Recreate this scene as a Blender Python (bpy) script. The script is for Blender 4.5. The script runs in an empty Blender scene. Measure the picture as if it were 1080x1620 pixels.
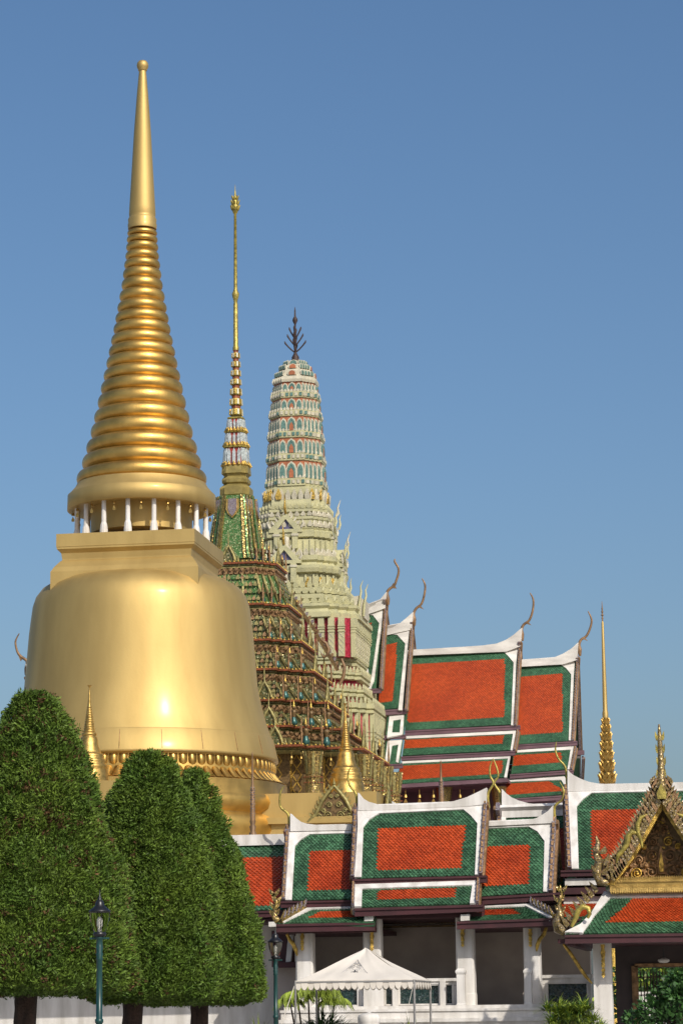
import bpy, math, random
import numpy as np
from mathutils import Vector as V, Matrix
random.seed(7); rng = np.random.default_rng(7)
sc = bpy.context.scene
COL = sc.collection
R = math.radians

# ---------------------------------------------------------------- camera
# World X runs along the temple facades, Y goes away from the viewer, the eye stands at (0, 0, 1.6).
F = 4200.0; YAW = R(9.0); PITCH = math.atan(790/F); ROLL = 0.012
EYE = V((0, 0, 1.6))
fw = V((-math.sin(YAW)*math.cos(PITCH), math.cos(YAW)*math.cos(PITCH), math.sin(PITCH)))
r0 = V((math.cos(YAW), math.sin(YAW), 0)); u0 = r0.cross(fw)
rt = r0*math.cos(ROLL) - u0*math.sin(ROLL); up = u0*math.cos(ROLL) + r0*math.sin(ROLL)
cam = bpy.data.cameras.new('camera'); camo = bpy.data.objects.new('camera', cam); COL.objects.link(camo)
M = Matrix((rt, up, -fw)).transposed().to_4x4(); M.translation = EYE
camo.matrix_world = M
cam.sensor_fit = 'VERTICAL'; cam.sensor_height = 36.0; cam.lens = 36.0*F/1620.0
cam.clip_end = 5000
sc.camera = camo

# ---------------------------------------------------------------- light
SUN_EL, SUN_AZ = R(38), R(-38)       # azimuth measured from the -Y axis (behind the viewer) towards +X
sdir = V((math.sin(-SUN_AZ)*math.cos(SUN_EL), -math.cos(SUN_AZ)*math.cos(SUN_EL), math.sin(SUN_EL)))
w = bpy.data.worlds.new('World'); sc.world = w; w.use_nodes = True
nt = w.node_tree; bg = nt.nodes['Background']
sky = nt.nodes.new('ShaderNodeTexSky'); sky.sky_type = 'NISHITA'; sky.sun_disc = False
sky.sun_elevation = SUN_EL; sky.sun_rotation = math.atan2(sdir.x, sdir.y)
sky.air_density = 1.0; sky.dust_density = 3.0; sky.ozone_density = 3.6; sky.altitude = 0
hsv = nt.nodes.new('ShaderNodeHueSaturation'); hsv.inputs['Saturation'].default_value = 1.12; hsv.inputs['Hue'].default_value = .499
nt.links.new(sky.outputs[0], hsv.inputs['Color']); nt.links.new(hsv.outputs[0], bg.inputs[0]); bg.inputs[1].default_value = 0.114
sl = bpy.data.lights.new('sun', 'SUN'); sl.energy = 3.7; sl.angle = R(0.53); sl.color = (1, .94, .84)
so = bpy.data.objects.new('sun', sl); COL.objects.link(so)
so.rotation_euler = (-sdir).to_track_quat('-Z', 'Y').to_euler()
sc.view_settings.view_transform = 'Standard'; sc.view_settings.look = 'None'
sc.view_settings.exposure = 0.0; sc.view_settings.gamma = 1.0

# ---------------------------------------------------------------- measuring helpers
def ray(px, py): return fw + rt*((px-540)/F) + up*((810-py)/F)
def at(px, py, Y):
    d = ray(px, py); return EYE + d*(Y/d.y)
def mpp(P): return (P-EYE).dot(fw)/F            # metres per picture unit at a point
class Plane:
    def __init__(s, a, b, c):
        s.a = a; n = (b-a).cross(c-a).normalized()
        s.n = n if n.dot(EYE-a) > 0 else -n
        s.e1 = (b-a).normalized(); e2 = c-a; e2 = e2 - s.e1*e2.dot(s.e1); s.e2 = e2.normalized()
    def p(s, px, py, off=0.0):
        d = ray(px, py); return EYE + d*((s.a-EYE).dot(s.n)/d.dot(s.n)) + s.n*off
    def uv(s, P): q = P-s.a; return q.dot(s.e1), q.dot(s.e2)
    def xyz(s, u, v, off=0.0): return s.a + s.e1*u + s.e2*v + s.n*off
def inside(x, y, poly):
    c = False; j = len(poly)-1
    for i in range(len(poly)):
        xi, yi = poly[i]; xj, yj = poly[j]
        if (yi > y) != (yj > y) and x < (xj-xi)*(y-yi)/(yj-yi)+xi: c = not c
        j = i
    return c

# ---------------------------------------------------------------- mesh builder
class MB:
    def __init__(s): s.v = []; s.f = []; s.m = []; s.s = []
    def add(s, vs, fs, m=0, sm=False):
        b = len(s.v); s.v += [tuple(q) for q in vs]
        for f in fs: s.f.append(tuple(b+i for i in f)); s.m.append(m); s.s.append(sm)
    def box(s, x0, x1, y0, y1, z0, z1, m=0):
        s.add([(x0,y0,z0),(x1,y0,z0),(x1,y1,z0),(x0,y1,z0),(x0,y0,z1),(x1,y0,z1),(x1,y1,z1),(x0,y1,z1)],
              [(3,2,1,0),(4,5,6,7),(0,1,5,4),(1,2,6,5),(2,3,7,6),(3,0,4,7)], m)
    def bar(s, a, b, w, h, m=0, upv=V((0,0,1))):
        d = (b-a).normalized(); x = d.cross(upv).normalized(); y = x.cross(d)
        vs = []
        for q in (a, b):
            for (i, j) in ((-1,-1),(1,-1),(1,1),(-1,1)): vs.append(q+x*(i*w/2)+y*(j*h/2))
        s.add(vs, [(0,1,2,3),(7,6,5,4),(0,4,5,1),(1,5,6,2),(2,6,7,3),(3,7,4,0)], m)
    def prism(s, pts, vec, m=0):
        n = len(pts); vec = V(vec)
        s.add([V(p) for p in pts]+[V(p)+vec for p in pts],
              [tuple(range(n)), tuple(range(2*n-1, n-1, -1))]+[(i, n+i, n+(i+1) % n, (i+1) % n) for i in range(n)], m)
    def band(s, outer, inner, vec, m=0):
        for i in range(len(outer)-1):
            s.prism([outer[i], outer[i+1], inner[i+1], inner[i]], vec, m)
    def tube(s, path, radii, n=8, m=0, sm=True, flat=1.0, fdir=None):
        path = [V(p) for p in path]; k = len(path); rings = []
        px = None
        for i, p in enumerate(path):
            t = (path[min(i+1, k-1)]-path[max(i-1, 0)]).normalized()
            if fdir is not None: x = V(fdir) - t*V(fdir).dot(t)
            else:
                x = px - t*px.dot(t) if px is not None else (V((1,0,0)) if abs(t.x) < .9 else V((0,1,0)))
                x = x - t*x.dot(t)
            x.normalize(); px = x; y = t.cross(x)
            r = radii[i] if hasattr(radii, '__len__') else radii
            rings.append([p + x*(math.cos(2*math.pi*j/n)*r*flat) + y*(math.sin(2*math.pi*j/n)*r) for j in range(n)])
        s.loft(rings, m, sm)
    def loft(s, rings, m=0, sm=False, cap=True):
        n = len(rings[0]); vs = [p for r in rings for p in r]; fs = []
        for i in range(len(rings)-1):
            for j in range(n):
                a = i*n+j; b = i*n+(j+1) % n; fs.append((a, b, b+n, a+n))
        s.add(vs, fs, m, sm)
        if cap:
            s.add(rings[0], [tuple(range(n-1, -1, -1))], m); s.add(rings[-1], [tuple(range(n))], m)
    def lathe(s, prof, cx, cy, n=24, m=0, sm=True, cap=True):
        s.loft([[V((cx+r*math.cos(2*math.pi*j/n), cy+r*math.sin(2*math.pi*j/n), z)) for j in range(n)] for r, z in prof], m, sm, cap)
    def octa(s, p, r, h, m=0):
        p = V(p)
        s.add([p+V((r,0,0)), p+V((0,r,0)), p+V((-r,0,0)), p+V((0,-r,0)), p+V((0,0,h)), p-V((0,0,h*.4))],
              [(0,1,4),(1,2,4),(2,3,4),(3,0,4),(1,0,5),(2,1,5),(3,2,5),(0,3,5)], m)
    def ball(s, p, r, n=12, m=0, sz=1.0):
        k = max(4, n//2)
        s.lathe([(max(.0005, r*math.sin(math.pi*i/k)), p[2]-r*sz*math.cos(math.pi*i/k)) for i in range(k+1)], p[0], p[1], n, m, True, False)
    def fin(s, p, upv, side, w, h, t, m=0):
        p = V(p); u = V(upv).normalized(); x = V(side).normalized(); nn = x.cross(u)*t
        pts = [p-x*w*.4, p+x*w*.4, p+x*w*.5+u*h*.35, p+x*w*.25+u*h*.7, p+u*h, p-x*w*.25+u*h*.7, p-x*w*.5+u*h*.35]
        pts = [q-nn*.5 for q in pts]; s.prism(pts, nn, m)
    def build(s, name, mats, parent=None, base=None):
        me = bpy.data.meshes.new(name)
        o = bpy.data.objects.new(name, me); COL.objects.link(o)
        if parent is not None: base = parent['_b']; base = V(base)
        elif base is None: base = V((0,0,0))
        base = V(base)
        arr = np.array(s.v, dtype=np.float64).reshape(-1, 3) - np.array(base)
        me.from_pydata(arr.tolist(), [], s.f)
        for mt in (mats if isinstance(mats, (list, tuple)) else [mats]): me.materials.append(mt)
        me.polygons.foreach_set('material_index', s.m); me.polygons.foreach_set('use_smooth', s.s)
        me.update()
        if parent is not None: o.parent = parent
        else: o.location = base
        o['_b'] = tuple(base)
        return o
def tag(o, label=None, cat=None, group=None, kind=None):
    for k, x in (('label', label), ('category', cat), ('group', group), ('kind', kind)):
        if x: o[k] = x
    return o
def thing(name, base, label, cat, group=None):
    o = bpy.data.objects.new(name, None); COL.objects.link(o); o.location = base; o['_b'] = tuple(base)
    o.empty_display_size = .3
    return tag(o, label, cat, group)
def copy_thing(root, loc):
    def cp(o, par):
        c = o.copy(); COL.objects.link(c); c.parent = par
        for ch in o.children: cp(ch, c)
        return c
    c = cp(root, None); c.location = loc; return c

# ---------------------------------------------------------------- materials
def pm(name, col, rough=.6, metal=0.0, var=.15, scale=3.0, bump=0.0, bscale=40.0, col2=None, island=0.0, spec=.5, coat=0.0, coatr=.1, detail=5, streak=None):
    m = bpy.data.materials.new(name); m.use_nodes = True
    n = m.node_tree.nodes; L = m.node_tree.links; b = n['Principled BSDF']
    b.inputs['Roughness'].default_value = rough; b.inputs['Metallic'].default_value = metal
    b.inputs['Specular IOR Level'].default_value = spec
    if coat: b.inputs['Coat Weight'].default_value = coat; b.inputs['Coat Roughness'].default_value = coatr
    tc = n.new('ShaderNodeTexCoord')
    nz = n.new('ShaderNodeTexNoise'); nz.inputs['Scale'].default_value = scale; nz.inputs['Detail'].default_value = detail
    src = tc.outputs['Object']
    if streak:
        mp = n.new('ShaderNodeMapping'); mp.inputs['Scale'].default_value = streak; L.new(src, mp.inputs[0]); src = mp.outputs[0]
    L.new(src, nz.inputs['Vector'])
    c2 = col2 if col2 else tuple(x*(1-var) for x in col); c1 = col if col2 else tuple(min(1, x*(1+var)) for x in col)
    rp = n.new('ShaderNodeMapRange'); rp.inputs['From Min'].default_value = .35; rp.inputs['From Max'].default_value = .65
    L.new(nz.outputs['Fac'], rp.inputs['Value'])
    mx = n.new('ShaderNodeMix'); mx.data_type = 'RGBA'
    mx.inputs[6].default_value = (*c2, 1); mx.inputs[7].default_value = (*c1, 1)
    L.new(rp.outputs[0], mx.inputs[0]); out = mx.outputs[2]
    if island:
        g = n.new('ShaderNodeNewGeometry'); r2 = n.new('ShaderNodeMapRange')
        r2.inputs['To Min'].default_value = 1-island; r2.inputs['To Max'].default_value = 1+island
        L.new(g.outputs['Random Per Island'], r2.inputs['Value'])
        hs = n.new('ShaderNodeHueSaturation'); L.new(out, hs.inputs['Color']); L.new(r2.outputs[0], hs.inputs['Value']); out = hs.outputs[0]
    L.new(out, b.inputs['Base Color'])
    if bump:
        n2 = n.new('ShaderNodeTexNoise'); n2.inputs['Scale'].default_value = bscale; n2.inputs['Detail'].default_value = 4
        L.new(tc.outputs['Object'], n2.inputs['Vector'])
        bp = n.new('ShaderNodeBump'); bp.inputs['Strength'].default_value = bump; bp.inputs['Distance'].default_value = .05
        L.new(n2.outputs['Fac'], bp.inputs['Height']); L.new(bp.outputs[0], b.inputs['Normal'])
    return m
def mosaic(name, cols, scale=14, rough=.25, metal=.3, bump=.6, island=0):
    m = bpy.data.materials.new(name); m.use_nodes = True
    n = m.node_tree.nodes; L = m.node_tree.links; b = n['Principled BSDF']
    b.inputs['Roughness'].default_value = rough; b.inputs['Metallic'].default_value = metal
    tc = n.new('ShaderNodeTexCoord'); vo = n.new('ShaderNodeTexVoronoi'); vo.inputs['Scale'].default_value = scale
    L.new(tc.outputs['Object'], vo.inputs['Vector'])
    sp = n.new('ShaderNodeSeparateColor'); L.new(vo.outputs['Color'], sp.inputs[0])
    cr = n.new('ShaderNodeValToRGB'); cr.color_ramp.interpolation = 'CONSTANT'
    for i, c in enumerate(cols):
        e = cr.color_ramp.elements[i] if i < 2 else cr.color_ramp.elements.new(i/len(cols))
        e.position = i/len(cols); e.color = (*c, 1)
    L.new(sp.outputs[0], cr.inputs[0]); L.new(cr.outputs[0], b.inputs['Base Color'])
    # every chip of glass sits at its own slight tilt
    vm = n.new('ShaderNodeVectorMath'); vm.operation = 'MULTIPLY_ADD'
    vm.inputs[1].default_value = (bump, bump, bump); vm.inputs[2].default_value = (-bump/2,)*3
    L.new(vo.outputs['Color'], vm.inputs[0])
    ge = n.new('ShaderNodeNewGeometry'); ad = n.new('ShaderNodeVectorMath'); ad.operation = 'ADD'
    L.new(ge.outputs['Normal'], ad.inputs[0]); L.new(vm.outputs[0], ad.inputs[1])
    no = n.new('ShaderNodeVectorMath'); no.operation = 'NORMALIZE'; L.new(ad.outputs[0], no.inputs[0]); L.new(no.outputs[0], b.inputs['Normal'])
    return m
GOLD = pm('gilded_skin', (.56,.405,.155), .64, .88, .10, .9, .07, 9, col2=(.48,.34,.125), coat=.13, coatr=.2, streak=(1,1,.22))
GOLDR = pm('gilded_rings', (.58,.365,.10), .44, .92, .2, 1.1, .12, 14, coat=.12, coatr=.2)
GOLDS = pm('gold_leaf', (.46,.30,.09), .42, .88, .25, 5, .25, 30)
GILT = pm('aged_gilding', (.55,.36,.08), .38, .75, .5, 9, .4, 40)
OLDG = pm('weathered_gilding', (.26,.15,.07), .5, .45, .45, 7, .4, 40)
WHITE = pm('white_plaster', (.73,.70,.66), .75, 0, .06, 1.6, .12, 30, col2=(.52,.49,.445), streak=(2.2,2.2,.4))
WHITED = pm('stained_white_plaster', (.72,.69,.63), .8, 0, .1, .9, .1, 20, col2=(.50,.47,.43), streak=(.7,1,2.2))
TGREEN = pm('green_glazed_tile', (.048,.118,.060), .34, 0, .30, 1.6, 0, island=.42)
TORANGE = pm('orange_glazed_tile', (.44,.066,.016), .36, 0, .2, .9, 0, island=.22, col2=(.33,.043,.011))
FGREEN = pm('far_green_tile', (.045,.118,.06), .4, 0, .2, .6, 0, island=.28)
FORANGE = pm('far_orange_tile', (.44,.070,.015), .42, 0, .1, .35, 0, island=.18, col2=(.35,.050,.012))
MAROON = pm('maroon_timber', (.050,.011,.014), .6, 0, .25, 2)
PURPLE = pm('faded_maroon_timber', (.13,.07,.085), .6, 0, .2, 1)
LAV = mosaic('lavender_glass_mosaic', [(.27,.23,.27),(.20,.15,.19),(.36,.33,.32),(.16,.11,.08)], 45, .25, .3, .4)
GMOS = mosaic('gold_glass_mosaic', [(.36,.25,.06),(.17,.12,.05),(.48,.34,.09),(.10,.09,.04),(.26,.16,.07)], 34, .28, .55, .7)
MGREEN = mosaic('green_glass_mosaic', [(.08,.20,.05),(.12,.25,.07),(.16,.20,.07),(.05,.15,.04),(.22,.26,.12)], 18, .25, .35, .5)
MOLIVE = mosaic('olive_glass_mosaic', [(.11,.12,.05),(.17,.155,.06),(.085,.11,.045),(.20,.155,.065),(.10,.13,.055),(.25,.22,.11)], 15, .28, .4, .55)
RUST = pm('rust_red_cornice', (.20,.055,.018), .5, .1, .4, 6, .2, 30)
TEAL = pm('teal_glaze', (.03,.10,.085), .3, .2, .4, 8)
DGOLD = pm('dark_gilding', (.16,.10,.04), .45, .4, .4, 8, .3, 40)
CREAM = pm('pale_green_porcelain', (.50,.47,.26), .55, 0, .12, 1.5, .35, 9, col2=(.38,.365,.21))
CREAMW = pm('cream_porcelain', (.50,.46,.345), .5, 0, .15, 2, .3, 12)
PGREEN = pm('blue_green_porcelain', (.10,.19,.16), .4, 0, .25, 6, .2, 30)
PORANGE = pm('orange_porcelain', (.36,.12,.05), .5, 0, .2, 6)
PRED = mosaic('crimson_mosaic', [(.38,.02,.05),(.45,.04,.07),(.30,.02,.04)], 9, .4, .1, .3)
PDARK = pm('violet_grey_glass', (.10,.09,.16), .3, 0, .2, 3)
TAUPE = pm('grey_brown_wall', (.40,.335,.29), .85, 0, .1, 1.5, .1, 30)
PANEL = mosaic('dark_green_ceramic', [(.012,.03,.028),(.02,.045,.04),(.01,.02,.02),(.03,.05,.045)], 30, .25, 0, .5)
BARK = pm('dark_bark', (.045,.025,.018), .9, 0, .5, 9, .8, 25, streak=(1,1,.25))
LEAF = pm('clipped_conifer_leaf', (.105,.160,.020), .6, 0, .4, 1.3, island=.5, spec=.25, col2=(.058,.108,.014))
LEAFB = pm('dead_brown_leaf', (.085,.045,.02), .8, 0, .3, 3, island=.5, spec=.2)
LEAFY = pm('yellow_green_leaf', (.20,.26,.03), .5, 0, .3, 2, island=.4, spec=.4)
LEAFD = pm('broad_green_leaf', (.036,.092,.02), .5, 0, .3, 2, island=.4, spec=.4)
POST = pm('dark_green_paint', (.008,.045,.042), .35, 0, .15, 4)
BLACK = pm('black_paint', (.012,.012,.014), .35, 0, .2, 4)
CANVAS = pm('white_canvas', (.64,.59,.52), .85, 0, .04, 1.5, .15, 4)
GREYINK = pm('faded_grey_print', (.42,.40,.38), .9)
DARKINK = pm('dark_print', (.06,.06,.07), .9)
STEEL = pm('dull_steel', (.30,.29,.28), .5, .6, .15, 5)
IRON = pm('dark_iron', (.05,.03,.025), .6, .3, .2, 5)
FINIAL = pm('brown_weathered_finial', (.23,.135,.065), .55, .25, .35, 2.5)
CHOFA = pm('yellow_green_gilding', (.34,.27,.06), .4, .45, .4, 6, .3, 30)
GROUND = pm('pale_stone_paving', (.36,.34,.31), .9, 0, .15, .4, .2, 6)
LGLASS = bpy.data.materials.new('lamp_glass'); LGLASS.use_nodes = True
_b = LGLASS.node_tree.nodes['Principled BSDF']; _b.inputs['Base Color'].default_value = (.9,.92,.85,1); _b.inputs['Roughness'].default_value = .08
_b.inputs['Transmission Weight'].default_value = 1.0; _b.inputs['IOR'].default_value = 1.05
# ---------------------------------------------------------------- ground
g = MB(); g.add([(-1500,-400,0),(1500,-400,0),(1500,3000,0),(-1500,3000,0)], [(0,1,2,3)])
tag(g.build('ground', GROUND), kind='structure')

# ---------------------------------------------------------------- roof kit
def tiles(mb, pl, field, orange, tw, th, lift, mg=0, mo=1):
    # field runs top-left, top-right, bottom-right, bottom-left; the courses follow its edges
    c = [pl.uv(pl.p(*q)) for q in field[:4]]; ou = [pl.uv(pl.p(*q)) for q in orange] if orange else None
    W = math.dist(c[0], c[1]); W2 = math.dist(c[3], c[2]); H = (math.dist(c[0], c[3])+math.dist(c[1], c[2]))/2
    nr = max(2, round(H/th)); nc = max(2, round(max(W, W2)/tw)); ds, dt = 1/nc, 1/nr
    def P(s, t, off):
        u = (c[0][0]*(1-s)+c[1][0]*s)*(1-t)+(c[3][0]*(1-s)+c[2][0]*s)*t; v = (c[0][1]*(1-s)+c[1][1]*s)*(1-t)+(c[3][1]*(1-s)+c[2][1]*s)*t
        return pl.xyz(u, v, off)
    lim = None
    if ou and len(ou) == 4:
        def inv(q):
            s = t = .5
            for _ in range(12):
                ul, ur = c[0][0]*(1-t)+c[3][0]*t, c[1][0]*(1-t)+c[2][0]*t; s = (q[0]-ul)/(ur-ul)
                vt, vb = c[0][1]*(1-s)+c[1][1]*s, c[3][1]*(1-s)+c[2][1]*s; t = (q[1]-vt)/(vb-vt)
            return s, t
        lim = [inv(q) for q in ou]
    def is_o(s, t):
        ta, tb = (lim[0][1]+lim[1][1])/2, (lim[2][1]+lim[3][1])/2
        if not ta < t < tb: return False
        f = (t-ta)/(tb-ta); return lim[0][0]*(1-f)+lim[3][0]*f < s < lim[1][0]*(1-f)+lim[2][0]*f
    for r in range(-1, nr):
        t = r*dt
        for k in range(-1, nc+1):
            s = (k+(r % 2)*.5)*ds; a = max(0, s); b = min(1, s+ds); m_ = min(1, max(0, s+ds*.5))
            if b-a < ds*.2: continue
            q = pl.uv(P(m_, t+dt*1.1, 0)); m = mo if (is_o(m_, t+dt*1.1) if lim else ou and inside(q[0], q[1], ou)) else mg
            j = random.uniform(-.2, .2)*lift; t0, t1, t2 = max(0, t), min(1, t+dt), min(1.0, t+2*dt)
            vs = [P(a,t0,0), P(b,t0,0), P(b,t1,lift*.75), P(m_,t2,lift+j), P(a,t1,lift*.75), P(b,t1,-.01), P(m_,t2,-.005), P(a,t1,-.01)]
            mb.add(vs, [(0,4,3,2,1), (4,7,6,3), (3,6,5,2)], m)
def mirror(P, Yr): return V((P.x, 2*Yr-P.y, P.z))
def roof(parent, A, B, C, Yr, Ye, field, orange, frames=(), crest=None, fascia=None, barges=(), tw=.105, th=.066, lift=.042,
         mats=None, wmat=None, fmat=None, ct=.32, name='roof_tier', rear=True, bmat=None, mirrorY=None, sheet=True):
    mats = mats or [TGREEN, TORANGE]; wmat = wmat or WHITE; fmat = fmat or MAROON
    pl = Plane(at(*A, Yr), at(*B, Yr), at(*C, Ye)); mY = mirrorY or Yr
    mb = MB(); mb.prism([pl.p(*q, -.10) for q in field], pl.n*.06, 0)
    tiles(mb, pl, field, orange, tw, th, lift)
    t = mb.build(name, mats, parent)
    if rear:
        mb = MB(); mb.prism([mirror(pl.p(*q, -.05), mY) for q in field], V((pl.n.x, -pl.n.y, pl.n.z))*.05, 0)
        if orange: mb.prism([mirror(pl.p(*q), mY) for q in orange], V((pl.n.x, -pl.n.y, pl.n.z))*.06, 1)
        mb.build('rear_slope', mats, t)
    for k, (o, i) in enumerate(frames):
        fb = MB(); fb.band([pl.p(*q, -.04) for q in o], [pl.p(*q, -.04) for q in i], pl.n*.11, 0)
        # raised inner bead along the frame
        e = .5*(pl.n.length)
        mid = [pl.p(a[0]*.42+b[0]*.58, a[1]*.42+b[1]*.58, .075) for a, b in zip(o, i)]
        fb.build('plaster_border', wmat, t); fb = MB()
        if rear: fb.band([mirror(pl.p(*q, -.04), mY) for q in o], [mirror(pl.p(*q, -.04), mY) for q in i], V((pl.n.x, -pl.n.y, pl.n.z))*.11, 0); fb.build('plaster_border', wmat, t)
    if crest:
        cb = MB(); cb.prism([at(*q, Yr-ct/2) for q in crest], V((0, ct, 0)), 0); cb.build('ridge_crest', wmat, t)
    if fascia:
        fb = MB(); q = [at(*k, Ye-.02) for k in fascia]; fb.prism(q, V((0, .35, 0)), 0)
        dz = (q[0].z-q[3].z)*.3
        fb.prism([V((k.x, k.y-.04, k.z)) for k in (q[0], q[1], q[1]-V((0,0,dz)), q[0]-V((0,0,dz)))], V((0,.038,0)), 0)
        fb.build('eave_board', fmat, t)
        if rear: fb = MB(); fb.prism([mirror(k, mY) for k in q], V((0, -.35, 0)), 0); fb.build('eave_board', fmat, t)
    for (a, b, side, wd) in barges:
        out = V((side, 0, 0)); teeth = 0
        P0, P1 = pl.p(*a, 0), pl.p(*b, 0); L = (P1-P0).length
        for mir in ((0, 1) if rear else (0,)):
            bb = MB(); n_ = pl.n if not mir else V((pl.n.x, -pl.n.y, pl.n.z)); f_ = (lambda q: q) if not mir else (lambda q: mirror(q, mY))
            p0, p1 = f_(P0), f_(P1)
            bb.prism([p0-n_*.22+out*.0, p0+n_*.13, p1+n_*.13, p1-n_*.22], out*wd, 0)
            bb.prism([p0-n_*.20+out*wd, p0-n_*.02+out*wd, p1-n_*.02+out*wd, p1-n_*.20+out*wd], out*wd*.5, 1)
            k = max(6, int(L/.22))
            for i in range(k):
                q = p0+(p1-p0)*((i+.5)/k)
                bb.fin(q+n_*.12+out*wd*.5, (n_+(p0-p1).normalized()*.5), (p1-p0), L/k*.8, .09 if Ye < 100 else .12, wd*.6, 1)
            bb.build('bargeboard', bmat or [LAV, OLDG], t)
    return pl, t
def chofa(parent, path, Y, rad, mat, flat=.7, name='roof_finial', barb=None):
    mb = MB(); pts = [at(*q, Y) for q in path]; k = len(pts)
    # Catmull-Rom through the measured points
    P = [pts[0]]+pts+[pts[-1]]; out = []; rr = []
    for i in range(1, len(P)-2):
        for s in range(4):
            t = s/4; a, b, c, d = P[i-1], P[i], P[i+1], P[i+2]
            out.append(.5*((2*b)+(c-a)*t+(2*a-5*b+4*c-d)*t*t+(3*b-3*c+d-a)*t**3)); rr.append(rad[i-1]*(1-t)+rad[i]*t)
    out.append(pts[-1]); rr.append(rad[-1]); m = mpp(pts[0])
    mb.tube(out, [r*m for r in rr], 8, 0, True, flat, V((0,1,0)))
    if barb:
        for (a, b, c) in [barb]: mb.prism([at(*a, Y-.05), at(*b, Y-.05), at(*c, Y-.05)], V((0,.1,0)), 0)
    return mb.build(name, mat, parent)
def pxprism(mb, pts, Y, depth, m=0): mb.prism([at(*q, Y) for q in pts], V((0, depth, 0)), m)
def pxbox(mb, x0, x1, y0, y1, Y, depth, m=0, z0=None):
    a = at(x0, y1, Y); b = at(x1, y0, Y); c = at((x0+x1)/2, y0, Y)
    mb.box(a.x, b.x, Y, Y+depth, a.z if z0 is None else z0, c.z, m)

OLIVEG = pm('dull_olive_gilding', (.26,.22,.08), .45, .4, .4, 6, .3, 40)
# ---------------------------------------------------------------- golden stupa
YC = 127.0; CX = 223.5
c0 = at(CX, 1207, YC); cx = c0.x
def zc(y): return at(CX, y, YC).z
def rz(r, y): P = at(CX, y, YC); return r*mpp(P), P.z
def rc(r): return rz(r, 1200 if r > 150 else 820)[0]
stupa = thing('golden_stupa', (cx, YC, 0), 'huge golden bell shaped stupa with a ringed spire and ball tip', 'stupa')
b = MB()
prof = [(60,905),(110,917),(140,925),(156,935),(166,948),(171,963),(174,985),(176.5,1005),(180,1045),(184,1090),(190,1118),(198,1148),(203.5,1163),(207,1172)]
b.lathe([rz(r, y) for r, y in prof[::-1]], cx, YC, 96, 0)
b.build('bell', GOLD, stupa)
b = MB(); b.lathe([rz(r, y) for r, y in [(190,1211),(217.5,1209),(216.5,1205),(209,1174),(206.5,1171.5)]], cx, YC, 96, 0); 
for k in range(9):
    a = -math.pi/2+(k-4)*.30+.08; d = V((math.cos(a), math.sin(a), 0)); c = V((cx, YC, 0)); p0 = c+d*rz(216.7,1204)[0]; p1 = c+d*rz(209.2,1175)[0]; b.bar(V((p0.x,p0.y,rz(216,1204)[1])), V((p1.x,p1.y,rz(209,1175)[1])), .02, .02, 1, d)
b.build('bell_rim', [GOLD, OLDG], stupa)
b = MB(); b.lathe([rz(r, y) for r, y in [(212,1246),(213,1233),(212,1228),(212,1222),(211,1209.5)]], cx, YC, 96, 0)
for k in range(88):
    a = 2*math.pi*(k+.5)/88; d = V((math.cos(a), math.sin(a), 0)); s = V((-d.y, d.x, 0)); c = V((cx, YC, 0))
    z1, z0 = zc(1211), zc(1228)
    pts = []
    for t in range(5):
        zz = z1+(z0-z1)*t/4; rr = rc(208+5*math.sin(math.pi*(.2+.6*t/4))); wv = rc(7.3)*(1, 1, .98, .92, .6)[t]
        pts.append([c+d*rr+s*wv*.9+V((0,0,zz)), c+d*(rr+rc(1.1))+V((0,0,zz)), c+d*rr-s*wv*.9+V((0,0,zz)), c+d*(rr-rc(3))+V((0,0,zz))])
    b.loft(pts, 0, True)
    a += math.pi/88; d = V((math.cos(a), math.sin(a), 0)); s = V((-d.y, d.x, 0)); pts = []
    for t in range(5):
        zz = zc(1246)+(zc(1229)-zc(1246))*t/4; rr = rc(229-18*(t/4)**.7); wv = rc(7.4)*(1, 1, .97, .9, .6)[t]
        pts.append([c+d*rr+s*wv*.9+V((0,0,zz)), c+d*(rr+rc(1.3))+V((0,0,zz)), c+d*rr-s*wv*.9+V((0,0,zz)), c+d*(rr-rc(6))+V((0,0,zz))])
    b.loft(pts, 0, True)
b.build('lotus_moulding', GOLDR, stupa)
b = MB()
pr = [(226,1246),(231,1248),(231,1268),(236,1272),(239,1281),(236,1291),(227,1296),(227,1299),(236,1302),(240,1312),(241,1324),(236,1334),(238,1340),(248,1350),(250,1372),(246,1384),(262,1396),(264,1425),(262,1440),(275,1450),(277,1500)]
pr = [rz(r, y) for r, y in pr]+[(rc(282), 0.0)]
b.lathe(pr[::-1], cx, YC, 96, 0); b.build('base_mouldings', GOLDR, stupa)
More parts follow.
